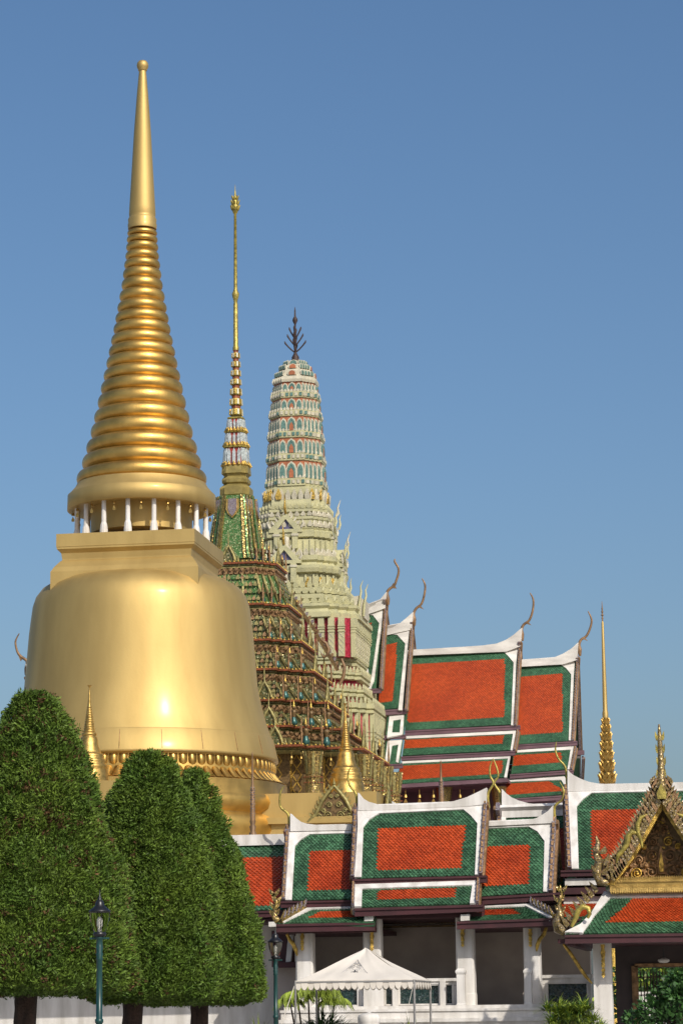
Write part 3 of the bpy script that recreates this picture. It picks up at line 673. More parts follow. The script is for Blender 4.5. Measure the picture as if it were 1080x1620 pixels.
for k, (yg, yd0, yd1, hn) in enumerate(((828,843,868,64),(878,893,922,80))):     # two storeys of gabled niches on the four sides
    for ax in range(4):
        ca, sa = (1,0,-1,0)[ax], (0,1,0,-1)[ax]; nn = V((ca, sa, 0)); tt = V((-sa, ca, 0)); o = V((PX, YP, 0))+nn*ph(hn)-tt*(.3 if ax == 3 else 0)
        t = MB(); z0, z1, zt = pz(yd1), pz(yd0), pz(yg-12)
        for sg in (-1, 1): t.prism([o+tt*(sg*u)+V((0,0,z)) for u, z in ((.42,z0),(.78,z0),(.78,z1),(.42,z1))], -nn*1.2, 0); t.prism([o+tt*(sg*u)+V((0,0,z))+nn*.05 for u, z in ((.38,z1-.25),(.84,z1-.25),(.84,z1-.1),(.38,z1-.1))], -nn*.4, 1)
        t.prism([o+tt*u+V((0,0,z))-nn*.35 for u, z in ((-.5,z0),(.5,z0),(.5,z1),(-.5,z1))], -nn*.1, 5)
        t.prism([o+tt*u+V((0,0,z)) for u, z in ((-1.1,z1),(1.1,z1),(1.1,z1+.22),(-1.1,z1+.22))], -nn*1.4, 0)
        zz = z1+.22; H = zt-zz
        t.prism([o+tt*u+V((0,0,zz+v*H))-nn*.15 for u, v in ((-.6,0),(.6,0),(0,.75))], -nn*.1, 5)
        for sg in (-1, 1):
            t.prism([o+tt*(sg*u)+V((0,0,zz+v*H)) for u, v in ((.55,.0),(1.05,.0),(.15,1.0),(0,1.15),(0,.72))], -nn*1.3, 0)
            for j in range(4): t.fin(o+tt*(sg*(1.0-.22*j))+V((0,0,zz+H*(.1+.22*j)))-nn*.05, V((0,0,1))+tt*sg*.5, tt, .16, .34, .06, 1)
            q = o+tt*(sg*1.05)+V((0,0,zz+.05)); t.tube([q, q+tt*sg*.12+V((0,0,.25)), q+tt*sg*.06+V((0,0,.6))], [.06,.07,.01], 6, 1)
        q = o+V((0,0,zz+H*1.1)); t.tube([q, q+nn*.25+V((0,0,.35)), q+nn*.2+V((0,0,.7)), q+nn*.4+V((0,0,1.25))], [.08,.09,.06,.01], 6, 4 if ax == 3 else 1)
        t.ball(o-nn*.22+V((0,0,z0+.95)), .15, 8, 1); t.lathe([(.25,z0),(.2,z0+.5),(.24,z0+.75),(.08,z0+.85)], *(o-nn*.22).xy, 8, 1); 
        t.build('gabled_niche', PMATS, temple)
RB = [PRED, CREAM, CREAMW]
# body with crimson recesses and porcelain pilasters
t = MB(); rloft(t, PX, YP, [(pz(1040), ph(103)), (pz(980), ph(103))], 2, .05, 0)
for c, tt, nn, L in facets(redent(PX, YP, ph(103), pz(1040), 2, .05), 2):
    H = pz(980)-pz(1040)
    def pil(q, wv):
        t.prism([q+tt*(u*wv)+V((0,0,v*H)) for u, v in ((-.5,0),(.5,0),(.5,1),(-.5,1))], nn*.32, 1)
        for v in (.70,.76,.62): t.prism([q+tt*(u*wv*1.14)+V((0,0,v*H+w_)) for u, w_ in ((-.5,0),(.5,0),(.5,.1),(-.5,.1))], nn*.37, 1)
        for j in range(4):
            for sg in (-1, 1): t.bar(q+nn*.33+tt*(-sg*wv*.4)+V((0,0,H*(.05+.14*j))), q+nn*.33+tt*(sg*wv*.4)+V((0,0,H*(.05+.14*(j+1)))), .03, .03, 2, nn)
    if L > 2:
        for k in range(12): pil(c+tt*(L*(k/11-.5)*.97), .38)
    else: pil(c+tt*(L*.3), min(.5, L*.8))
    for j in range(max(1, int(L/.4))): t.fin(c+tt*(L*((j+.5)/max(1, int(L/.4))-.5))+nn*.05, (0,0,1), tt, .36, .55, .12, 1)
t.build('pilastered_body', RB, temple)
t = MB()
for (ya, yb, h_, hr) in ((1040,1052,109,103),(1062,1074,117,107),(1089,1101,121,110),(1112,1128,139,113)):
    rloft(t, PX, YP, [(pz(yb), ph(h_*.96)), (pz(yb-1), ph(h_*.99)), (pz(yb-5), ph(h_*.99)), (pz(yb-6), ph(h_*.965)), (pz(yb-7), ph(h_*.965)), (pz(yb-8), ph(h_)), (pz(ya), ph(h_)), (pz(ya-.5), ph(h_*.9))], 4, .085, 1)
    rloft(t, PX, YP, [(pz(yb+16), ph(hr)), (pz(yb), ph(hr))], 4, .085, 0)
    for p, tt, nn, L in edges(redent(PX, YP, ph(h_*.985), pz(ya), 4, .085), .55): t.fin(p, (0,0,1), tt, .24, .36, .12, 1)
    for p, tt, nn, L in edges(redent(PX, YP, ph(h_*.94), pz(yb+12), 4, .085), 1.3): t.bar(p, p+V((0,0,pz(yb)-pz(yb+12))), .3, .3, 1)
t.build('stepped_base', RB, temple)
t = MB(); hb = 131; rloft(t, PX, YP, [(0, ph(150)), (pz(1250), ph(150)), (pz(1249), ph(hb)), (pz(1128), ph(hb))], 4, .085, 0)
H = pz(1128)-pz(1215)
for c, tt, nn, L in facets(redent(PX, YP, ph(hb), pz(1215), 4, .085)):
    for k in ([-.47+.94*i/7 for i in range(8)] if L > 3 else (.0,)):
        q = c+tt*(L*k); wv = .50 if L > 3 else L*.62
        t.prism([q+tt*(u*wv)+V((0,0,v*H)) for u, v in ((-.5,-.2),(.5,-.2),(.5,1),(-.5,1))], nn*.30, 1)
        for v in (.5,.58,.66): t.prism([q+tt*(u*wv*1.12)+V((0,0,v*H+w_)) for u, w_ in ((-.5,0),(.5,0),(.5,.14),(-.5,.14))], nn*.37, 1)
t.build('lower_storey', RB, temple)
# small white gabled porch roofs with horns at the right of the tower
for (x, y0, y1) in ((566,975,938),(574,977,944)):
    t = MB(); t.prism([at(x-12, y0, YP-1.5), at(x+2, y0, YP-1.5), at(x+2, y1+4, YP-1.5), at(x-8, y1+6, YP-1.5)], V((0,2,0)), 1); g_ = t.build('horned_gable', PMATS, temple)
    t = MB(); t.tube([at(x+1, y0-2, YP-1.6), at(x+2, y0-20, YP-1.6), at(x+5, y1-2, YP-1.6), at(x+4, y1-10, YP-1.6), at(x+8, y1-20, YP-1.6)], [.08,.09,.07,.05,.015], 6, 0); t.build('horn', PMATS, g_)
for (x, y) in ((530,833),(536,838),(545,880),(549,884),(553,938)):
    t = MB(); t.tube([at(x, y, YP-1), at(x+2, y-8, YP-1), at(x+1, y-16, YP-1), at(x+3, y-24, YP-1)], [.07,.08,.05,.01], 6, 0); t.build('horn', PMATS, temple)
for (x, y) in ((415,842),(412,838)):
    t = MB(); t.tube([at(x, y, YP-1), at(x-3, y-10, YP-1), at(x-2, y-18, YP-1), at(x-4, y-26, YP-1)], [.10,.12,.08,.01], 6, 5); t.build('horn', PMATS, temple)
# roof arm: four telescoping tiers, each with skirts
RM = [FGREEN, FORANGE]; kw = dict(tw=.16, th=.10, lift=.04, mats=RM, wmat=WHITED, fmat=PURPLE, ct=.7, bmat=[LAV, FINIAL])
YR, YE = 176.0, 172.6
roof(temple, (578,972),(606,962),(596,1090), 174.5, 170.6, [(572,970),(605,960),(594,1090),(560,1090)], [(560,991),(588,988),(579,1038),(560,1038)],
     frames=[([(586,1091),(592,1078),(604,985),(607,950),(575,962)], [(582,1091),(587,1078),(600,987),(590,974),(575,974)]), ([(556,970),(556,1040),(556,1094)], [(584,973),(579,1040),(588,1092)])],
     crest=[(572,966),(582,963),(592,957),(602,947),(611,936),(609,962),(572,975)], fascia=[(560,1091),(602,1089),(602,1096),(560,1098)], barges=[((608,950),(600,1090),1,.15)], **kw)
roof(temple, (610,1000),(648,992),(630,1120), 175.2, 171.4, [(606,1000),(648,990),(634,1120),(598,1124)], [(606,1020),(628,1018),(621,1111),(598,1111)],
     frames=[([(636,1124),(645,1018),(649,985),(606,993)], [(630,1124),(641,1019),(628,1005),(606,1004)])],
     crest=[(606,996),(620,993),(632,986),(643,977),(653,968),(651,996),(606,1006)], fascia=[(596,1124),(642,1121),(642,1129),(596,1132)], barges=[((650,984),(640,1124),1,.15)], **kw)
for (fy, A_, B_, C_, Y0, Y1, fld, org, fr, fsc) in (
    (1, (612,1136),(640,1133),(625,1163), 171.5,170.3, [(612,1134),(641,1132),(638,1163),(610,1165)], None, ([(612,1168),(616,1133),(639,1131),(637,1163),(612,1168)],[(620,1160),(622,1141),(634,1139),(632,1160),(620,1160)]), [(606,1164),(641,1162),(641,1168),(606,1170)]),
    (2, (610,1174),(637,1172),(622,1208), 170.4,169.0, [(610,1173),(637,1171),(632,1208),(606,1210)], None, ([(608,1212),(613,1173),(636,1171),(630,1208)],[(616,1208),(620,1181),(630,1179),(626,1206)]), [(600,1210),(636,1208),(636,1215),(600,1217)])):
    roof(temple, A_, B_, C_, Y0, Y1, fld, org, frames=[fr], fascia=fsc, mirrorY=YR, name='skirt_roof', **kw)
roof(temple, (653,1038),(822,1026),(730,1150), YR, YE, [(648,1036),(818,1026),(813,1146),(640,1156)], [(645,1051),(798,1043),(797,1136),(645,1142)],
     frames=[([(812,1148),(816,1050),(819,1020),(795,1021),(645,1031)], [(808,1148),(812,1049),(803,1038),(795,1031),(645,1038)])],
     crest=[(648,1028),(700,1025),(760,1021.5),(785,1018),(800,1012),(812,1004),(825,993),(823,1022),(800,1031),(648,1037)],
     fascia=[(640,1156),(822,1147),(822,1154),(640,1164)], barges=[((820,1016),(812,1148),1,.17)], **kw)
roof(temple, (642,1167),(815,1159),(730,1193), YE, YE-1.4, [(640,1167),(814,1159),(808,1187),(636,1196)], [(640,1172),(796,1164),(795,1178),(638,1184)],
     frames=[([(636,1163.5),(816,1156),(811,1188)], [(636,1170),(811,1162),(807,1188)])], fascia=[(634,1197),(814,1188),(814,1195),(634,1203)], barges=[((817,1157),(811,1188),1,.15)], mirrorY=YR, name='skirt_roof', **kw)
roof(temple, (640,1207),(806,1199),(720,1235), YE-1.4, YE-3.2, [(634,1207),(805,1198),(798,1230),(625,1241)], [(632,1211),(795,1203),(793,1226),(630,1233)],
     frames=[([(636,1203.5),(807,1196),(801,1231)], [(636,1209),(803,1201),(797,1231)])], fascia=[(622,1241),(802,1231),(802,1239),(622,1249)], mirrorY=YR, name='skirt_roof', **kw)
roof(temple, (824,1054),(905,1048),(865,1172), YR, YE, [(816,1054),(910,1046),(904,1172),(814,1178)], [(816,1072),(889,1067),(889,1160),(816,1164)],
     frames=[([(903,1172),(907,1070),(909,1040),(886,1041),(818,1046)], [(899,1172),(903,1068),(895,1058),(886,1052),(818,1054)])],
     crest=[(818,1045),(850,1043),(876,1040),(890,1034),(903,1026),(914,1016),(912,1044),(890,1051),(818,1055)],
     fascia=[(812,1178),(912,1172),(912,1179),(812,1186)], barges=[((911,1040),(903,1172),1,.17)], **kw)
roof(temple, (818,1190),(906,1184),(860,1222), YE, YE-1.4, [(812,1189),(905,1184),(899,1217),(808,1225)], [(812,1194),(888,1190),(887,1208),(810,1212)],
     frames=[([(812,1187),(907,1181),(901,1218)], [(812,1192),(902,1187),(897,1218)])], fascia=[(806,1225),(906,1218),(906,1224),(806,1232)], barges=[((908,1183),(901,1218),1,.15)], mirrorY=YR, name='skirt_roof', **kw)
roof(temple, (815,1237),(890,1232),(850,1262), YE-1.4, YE-3.2, [(800,1237),(890,1232),(905,1256),(800,1264)], [(800,1240),(868,1237),(892,1251),(800,1258)],
     frames=[([(800,1233),(892,1229),(909,1257)], [(800,1238),(887,1235),(901,1258)])], fascia=[(800,1264),(908,1257),(908,1264),(800,1271)], mirrorY=YR, name='skirt_roof', **kw)
for pth, Y, bb in (([(624.5,884),(624,888.5),(629.5,898),(630,907),(626,920),(623,926.5),(615.5,932),(612,938),(613,948),(614,957)], 174.5, ((622,922),(627,931),(617,930))),
               ([(667,915),(672,925.5),(671,940),(666.5,955),(658,962.6),(654,971),(654.5,980),(655.5,990)], 175.2, ((663,956),(670,964),(660,960))),
               ([(837.7,938),(843,949),(842,966),(836.7,981),(828,988),(824.5,995.5),(825,1004),(826,1014)], YR, ((833,982),(840,989),(830,986))),
               ([(929.4,967),(935,980),(933,993),(927,1006),(918.5,1012),(915.4,1019.7),(916,1028),(917,1038)], YR, ((923,1007),(929,1014),(920,1010)))):
    k = len(pth); rd = [.7]+[1.6+1.0*i/(k-2) for i in range(k-2)]+[1.6]; rd[-2] = 3.6
    chofa(temple, pth, Y, rd, FINIAL, .8, barb=bb)
# wall, columns and gilt bells below the lowest eave
t = MB(); a_ = at(600, 1250, 173.2); e_ = at(905, 1260, 173.2); t.box(a_.x, e_.x, 173.2, 178.8, 0, at(700,1240,173.2).z, 0)
t.build('hall_wall', PURPLE, temple)
t = MB(); t.prism([at(622,1243,169.2), at(803,1233,169.2), at(803,1237,169.2), at(622,1247,169.2)], V((0,4,0)), 0); t.build('soffit', PURPLE, temple)
for x in (610, 703, 790):
    P = at(x, 1300, 170.6); zt = at(x, 1245, 170.6).z; b = MB()
    b.lathe([(.36,0),(.36,zt-2.0),(.42,zt-1.9),(.42,zt-1.7),(.36,zt-1.6),(.40,zt-1),(.56,zt)], P.x, P.y, 12, 0, False); b.build('mosaic_column', GMOS, temple)
for x in (622, 641, 663, 685, 727, 749, 770):
    P = at(x, 1249, 169.4); b = MB(); b.tube([P, P-V((0,0,.3))], .02, 4); b.lathe([(.03,P.z-.28),(.10,P.z-.36),(.13,P.z-.52)], P.x, P.y, 8); b.fin(P-V((0,0,.95)), (0,0,1), (1,0,0), .24, .4, .05)
    b.build('wind_bell', GOLDS, temple)
# ---------------------------------------------------------------- front gallery pavilion
gx = at(660, 1600, 71.8).x
gal = thing('gallery_pavilion', (gx, 73.5, 0), 'white columned gallery pavilion with three orange and green tiled roofs behind the white tent', 'pavilion')
YRg = 73.5
roof(gal, (566,1280),(766,1272),(660,1389), YRg, 71.75, [(568,1284),(763,1276),(756,1386),(565,1391)], [(599,1310),(735,1306),(730,1373),(596,1377)],
     frames=[([(561,1390),(566,1311),(566,1276),(600,1275),(733,1270),(765,1268),(763,1305),(757,1386)], [(572,1390),(575,1311),(584,1299),(600,1289),(733,1283),(744,1292),(755,1305),(751,1386)])],
     crest=[(566,1254),(572,1262),(582,1268),(600,1273),(640,1273.5),(690,1271),(715,1268),(738,1261),(755,1253),(769,1246),(769,1272),(735,1276),(600,1282),(566,1282)],
     fascia=[(558,1391),(769,1385),(769,1396),(558,1402)], barges=[((566,1276),(561,1390),-1,.10),((765,1268),(757,1386),1,.10)])
roof(gal, (562,1405),(755,1399),(660,1434), 71.7, 70.9, [(564,1405),(754,1399),(748,1431),(566,1437)], [(598,1411),(722,1406),(720,1421),(596,1424)],
     frames=[([(561,1437),(562,1402),(754,1396),(752,1432)], [(572,1437),(573,1409),(747,1403),(743,1432)])],
     fascia=[(561,1437),(764,1431),(764,1442),(561,1450)], barges=[((562,1402),(561,1437),-1,.08),((754,1396),(752,1432),1,.08)], mirrorY=YRg, name='skirt_roof')
roof(gal, (460,1314),(560,1311),(510,1425), YRg+.15, 72.0, [(462,1316),(570,1313),(568,1423),(454,1426)], [(491,1347),(570,1345),(568,1408),(487,1410)],
     frames=[([(452,1426),(457,1340),(459,1309),(490,1308),(566,1306)], [(462,1426),(467,1340),(477,1330),(490,1322),(566,1320)])],
     crest=[(459,1287),(465,1293),(473,1299),(485,1303),(505,1305.5),(567,1304),(567,1313),(459,1315)], fascia=[(444,1426),(562,1424),(562,1434),(444,1436)], barges=[((459,1309),(452,1426),-1,.10)])
roof(gal, (775,1308),(872,1303),(820,1416), YRg+.15, 72.0, [(764,1308),(870,1304),(866,1413),(760,1419)], [(762,1341),(838,1339),(837,1400),(760,1403)],
     frames=[([(764,1302),(836,1299),(873,1297),(872,1333),(867,1413)], [(764,1313),(836,1310),(850,1318),(861,1333),(859,1413)])],
     crest=[(768,1300),(800,1299),(838,1297),(848,1294),(857,1289),(866,1283),(874,1274),(874,1302),(768,1307)], fascia=[(762,1419),(884,1412),(884,1424),(762,1431)], barges=[((873,1297),(867,1413),1,.12)])
# hipped skirts of the two wings
roof(gal, (490,1440),(556,1438),(500,1461), 72.0, 71.0, [(489,1438),(600,1435),(592,1460),(440,1462)], [(505,1443),(572,1441),(572,1452),(487,1453)],
     frames=[([(437,1460),(488,1435),(575,1432.5)], [(449,1462),(493,1441),(575,1439)])], fascia=[(437,1462),(592,1459),(592,1472),(437,1475)], mirrorY=YRg, name='skirt_roof')
roof(gal, (765,1438),(832,1435),(800,1457), 72.0, 71.0, [(736,1438),(832,1434),(878,1454),(726,1458)], [(752,1441),(808,1438),(821,1447),(750,1449)],
     frames=[([(752,1434),(834,1430),(880,1452)], [(752,1439),(830,1436),(868,1455)])], fascia=[(722,1458),(884,1452),(884,1464),(722,1470)], mirrorY=YRg, name='skirt_roof')
for side, (ax, ay), (bx, by) in ((-1, (437,1461), (489,1436)), (1, (881,1453), (833,1432))):
    b = MB(); e = at(ax, ay, 71.0); h_ = at(bx, by, 72.0); d = V((0,1,0))
    b.prism([e, h_, h_+d*3, V((e.x, 76.0, e.z))], V((0,0,-.06)), 0); b.build('skirt_roof', [TGREEN], gal)
b = MB(); pxprism(b, [(576,1449),(590,1448),(590,1458),(576,1459)], 70.98, .5); pxprism(b, [(728,1447),(742,1446),(742,1456),(728,1457)], 70.98, .5); b.build('ridge_end', WHITE, gal)
for pth, Y, mt in (([(550.5,1226),(553,1243),(562,1254),(564,1267),(563,1282)], YRg, CHOFA), ([(555,1213),(551,1222),(550.5,1232),(554,1244),(562,1254),(564.5,1266),(563.5,1284)], YRg, CHOFA),
                   ([(450,1243),(443.5,1254),(443.5,1276),(455,1287),(457.5,1300),(456,1316)], YRg+.15, CHOFA),
                   ([(779.5,1200),(774.5,1214),(775,1228),(780,1239),(773,1252),(771,1264),(773,1278)], YRg, CHOFA),
                   ([(884.5,1237),(891,1250),(888,1265),(878,1274),(876,1283),(878,1300)], YRg+.15, CHOFA)):
    k = len(pth)
    if k == 5: continue
    chofa(gal, pth, Y, [.5]+[1.5+1.1*i/(k-2) for i in range(k-2)]+[2.2], mt, .8)
# naga crests running down the hips, ending in upturned flame tips
def hip_naga(par, p0, p1, Y0, Y1, tip, cnt=6, sc_=1.0):
    b = MB(); a_, e = at(*p0, Y0), at(*p1, Y1); d = (e-a_)
    for i in range(cnt):
        q = a_+d*((i+.5)/cnt); b.fin(q, V((0,0,1))+V((d.x,0,0)).normalized()*(-.35), V((d.x,0,d.z)), .2*sc_, .30*sc_, .08, 0)
        b.fin(q+V((0,-.05,.03)), V((0,0,1))+V((d.x,0,0)).normalized()*(-.3), V((d.x,0,d.z)), .09*sc_, .24*sc_, .04, 1)
    b.bar(a_, e, .12, .12, 1)
    pts = [at(*q, Y1) for q in tip]; k = len(pts)
    b.tube(pts, [.10*sc_*(1-.8*i/(k-1)) for i in range(k)], 7, 1)
    for i in range(1, k-1):
        for sg in (-1, 1): b.fin(pts[i], V((sg*.7,0,1)), V((1,0,0)), .14*sc_, .26*sc_, .06, 1)
    b.build('naga_crest', [LAV, GMOS], par)
hip_naga(gal, (482,1436), (443,1457), 72.0, 71.0, [(440,1458),(434,1450),(435,1438),(438,1428),(434,1418),(438,1410)])
hip_naga(gal, (842,1433), (876,1450), 72.0, 71.0, [(880,1452),(886,1444),(884,1428),(888,1412),(885,1400)])
# timber and floor structure
zf_ = at(660, 1592, 71.4).z; xl, xr = at(466, 1600, 71.9).x, at(868, 1600, 71.9).x
b = MB(); z = at(660, 1445, 71.5).z
for x0, x1, yb in ((440,592,1476),(560,765,1452),(724,880,1468)):
    P0, P1 = at(x0, yb, 71.3), at(x1, yb, 71.3); zz = min(P0.z, P1.z)+.03; b.box(P0.x, P1.x, 71.35, 76.6, zz, zz+.12, 0)
b.build('soffit', MAROON, gal)
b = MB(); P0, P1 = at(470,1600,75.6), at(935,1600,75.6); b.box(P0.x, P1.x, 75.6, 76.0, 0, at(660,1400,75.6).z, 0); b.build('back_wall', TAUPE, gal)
b = MB(); pxbox(b, 604, 724, 1464, 1468, 75.45, .1, 2); pxbox(b, 604, 724, 1440, 1462, 75.5, .09, 0)
for j in range(24): 
    P = at(606+j*4.9, 1461, 75.45); b.fin(P, (0,0,1), (1,0,0), .07, .22, .04, 2)
b.build('frieze', [MAROON, GILT, DGOLD], gal)
b = MB()
def gbox(mb, x0, x1, z0, z1, y0, y1, m=0): mb.box(x0, x1, y0, y1, z0, z1, m)
xa, xb = xl-.25, xr+.28
zs = lambda y: at(660, y, 71.3).z
gbox(b, xa, xb, 0, zs(1640), 70.9, 76.2); gbox(b, xa+.05, xb-.05, zs(1640), zs(1617), 71.05, 76.2); gbox(b, xa-.02, xb+.02, zs(1617), zs(1611), 70.98, 76.2)
gbox(b, xa+.02, xb-.02, zs(1611), zs(1600), 71.1, 76.2); gbox(b, xa, xb, zs(1600), zs(1596), 71.06, 76.2); gbox(b, xa+.08, xb-.08, zs(1596), zs(1591), 71.25, 76.2)
b.build('plinth', WHITE, gal)
def column(par, x0, x1, ytop, Y, dep=.55, wide=None):
    b = MB(); P0, P1 = at(x0, 1560, Y), at(x1, 1560, Y); zt = at((x0+x1)/2, ytop, Y).z; cxx = (P0.x+P1.x)/2; wv = (P1.x-P0.x)/2
    wb = wv*1.04; ch = .05
    def rg(s_, z): 
        s2 = dep/2; return [V((cxx+px_*s_, Y+s2+py_*s_*dep/2/wv, z)) for px_, py_ in ((-wv+ch,-wv),(wv-ch,-wv),(wv,-wv+ch),(wv,wv-ch),(wv-ch,wv),(-wv+ch,wv),(-wv,wv-ch),(-wv,-wv+ch))]
    b.loft([rg(1.06, zf_), rg(1.05, zf_+.3), rg(1.0, zf_+.34), rg(.95, zt)], 0); return b.build('column', WHITE, par), cxx, zt
def hang(par, x, y0, y1, Y):
    b = MB(); P, Q = at(x, y0, Y), at(x, y1, Y); H = P.z-Q.z
    b.lathe([(.005,Q.z),(.035,Q.z+H*.12),(.02,Q.z+H*.2),(.05,Q.z+H*.4),(.03,Q.z+H*.5),(.065,Q.z+H*.75),(.04,Q.z+H*.86),(.06,P.z)], P.x, Y, 8)
    for j in range(6): b.fin((P.x, Y-.03, Q.z+H*(.1+.14*j)), (0,-.2,-1), (1,0,0), .10, H*.16, .04)
    b.build('gilt_pendant', GILT, par)
for x0, x1, yt, Y, hx in ((467,495,1474,71.75,478),(574,603,1452,71.75,588),(721,750,1450,71.75,731),(828,855,1466,71.75,838)):
    column(gal, x0, x1, yt, Y)
    hang(gal, hx, 1474 if hx < 600 else 1470, 1503 if hx < 600 else 1497, Y-.06)
def newel(par, x0, x1, y0, y1, Y):
    b = MB(); P0, P1 = at(x0, 1560, Y), at(x1, 1560, Y); c = (P0.x+P1.x)/2; wv = (P1.x-P0.x)/2; zt = at(c and (x0+x1)/2, y0, Y).z; zb = at((x0+x1)/2, y1, Y).z; H = zt-zb
    def rg(s_, z): return [V((c+i*wv*s_, Y+wv+j*wv*s_, z)) for i, j in ((-1,-1),(1,-1),(1,1),(-1,1))]
    b.loft([rg(1.35,zb), rg(1.35,zb+H*.08), rg(1.2,zb+H*.1), rg(1.15,zb+H*.2), rg(1,zb+H*.22), rg(1,zb+H*.86), rg(1.1,zb+H*.88), rg(1.25,zb+H*.91), rg(1.25,zb+H*.95), rg(1.0,zb+H*.97), rg(.7,zt)], 0)
    b.build('newel_post', WHITE, par)
newel(gal, 722, 735, 1532, 1603, 71.28); newel(gal, 829, 840, 1532, 1601, 71.28)
# balustrade walls with framed ceramic panels
def panelwall(par, x0, x1, ytop, ybot, Y, panels, rail=True):
    b = MB(); xs = [x0]+[v for p in panels for v in p[:2]]+[x1]; pt, pb = panels[0][2], panels[0][3]
    pxbox(b, x0, x1, ytop, pt, Y, .30); pxbox(b, x0, x1, pb, ybot, Y, .30)
    for i in range(0, len(xs), 2): 
        A_, B_ = at(xs[i], pt, Y), at(xs[i+1], pb, Y); b.box(A_.x, B_.x, Y, Y+.30, at((x0+x1)/2, pb, Y).z, at((x0+x1)/2, pt, Y).z)
    if rail: pxbox(b, x0-1, x1+1, ytop-3, ytop+2.5, Y-.06, .42)
    for (a_, c_, t_, d_) in panels:       # thin raised frame round every panel
        for q in ((a_-3, a_-1, t_-3, d_+3), (c_+1, c_+3, t_-3, d_+3), (a_-1, c_+1, t_-3, t_-1), (a_-1, c_+1, d_+1, d_+3)): pxbox(b, *q, Y-.025, .02)
    wl = b.build('balustrade', WHITE, par)
    for (a_, c_, t_, d_) in panels:
        b = MB(); pxbox(b, a_-.5, c_+.5, t_-.5, d_+.5, Y+.12, .05); b.build('ceramic_panel', PANEL, wl)
panelwall(gal, 496, 574, 1551, 1594, 71.85, [(508,564,1562,1590)]); panelwall(gal, 603, 722, 1551, 1594, 71.85, [(610,619,1560,1588),(632.5,693,1558.5,1587.5),(706,714,1558,1588)])
for x in (625, 700):
    b = MB(); pxbox(b, x-4, x+4, 1552, 1594, 71.72, .14); b.build('pilaster', WHITE, gal)
b = MB(); pxbox(b, 575, 606, 1554, 1594, 71.6, .14); b.build('pilaster', WHITE, gal)
panelwall(gal, 855, 935, 1545, 1640, 72.6, [(867,927,1557,1592)])
def bracket(par, pts, Y, r=.09):
    b = MB(); p = [at(*q, Y) for q in pts]; b.tube(p, [r*.7]+[r]*(len(p)-2)+[r*.4], 7)
    for i in range(len(p)-1):
        for f in (.25,.75):
            q = p[i]+(p[i+1]-p[i])*f; b.fin(q, V((p[0].x-p[-1].x, 0, .7)).normalized(), p[i+1]-p[i], .16, .17, .06)
    b.build('eave_bracket', GILT, par)
bracket(gal, [(454,1478),(459,1488),(464,1494),(468,1503),(470,1512)], 71.7, .055); bracket(gal, [(864,1466),(860,1478),(853,1486),(849,1496),(848,1505)], 71.7, .055)

# ---------------------------------------------------------------- gate house on the right
gt = thing('gate_house', (at(1047,1600,67).x, 70, 0), 'temple gate house with a carved gilded gable and an open doorway at the right edge', 'gatehouse')
YG = 75.5
roof(gt, (800,1290),(897,1287),(885,1420), 76.6, 74.3, [(796,1290),(897,1287),(897,1420),(796,1424)], [(812,1312),(897,1310),(897,1390),(812,1392)],
     frames=[([(793,1424),(793,1278),(897,1274)], [(800,1424),(800,1292),(897,1288)])],
     crest=[(793,1248),(799,1254),(808,1261),(820,1266.5),(835,1270.5),(850,1272.5),(897,1274),(897,1290),(793,1294)], fascia=[(790,1422),(900,1418),(900,1428),(790,1432)], barges=[((793,1276),(792,1424),-1,.12)], name='side_roof')
roof(gt, (900,1250),(1080,1245),(920,1377), YG, 73.2, [(902,1250),(1190,1243),(1190,1373),(906,1378)], [(933,1282),(1160,1276),(1160,1354),(936,1362)],
     frames=[([(904,1377),(899,1278),(898,1246),(935,1244),(1190,1238)], [(915,1377),(912,1278),(922,1266),(935,1257),(1190,1251)])],
     crest=[(897,1217),(901,1222),(908,1227),(918,1232),(930,1236.5),(945,1239.5),(962,1240.5),(1190,1234),(1190,1246),(897,1252)], fascia=[(886,1377),(1190,1370),(1190,1380),(886,1387)], barges=[((898,1246),(904,1377),-1,.12)])
for pth, Y in (([(779.5,1200),(785,1214),(787.5,1228),(781,1239),(789,1252),(791.5,1264),(790,1278)], 76.6), ([(879.5,1173),(878,1187),(883,1201),(892,1211),(895.5,1225),(896.5,1240),(897.5,1252)], YG)):
    k = len(pth); chofa(gt, pth, Y, [.5]+[1.5+1.0*i/(k-2) for i in range(k-2)]+[2.0], CHOFA, .8)
b = MB(); pxbox(b, 893, 1195, 1387, 1401, 73.3, 3.5); pxbox(b, 891, 1195, 1416, 1430, 73.25, 3.5); b.build('frieze_wall', WHITE, gt)
b = MB(); pxbox(b, 884, 1195, 1402, 1415, 73.05, 3.6); b.build('eave_board', MAROON, gt)
roof(gt, (893,1432),(960,1430),(925,1452), 73.2, 72.4, [(880,1432),(985,1430),(985,1452),(880,1454)], [(880,1432),(985,1430),(985,1449),(880,1451)], rear=False, name='skirt_roof', fascia=[(880,1454),(985,1452),(985,1462),(880,1464)])
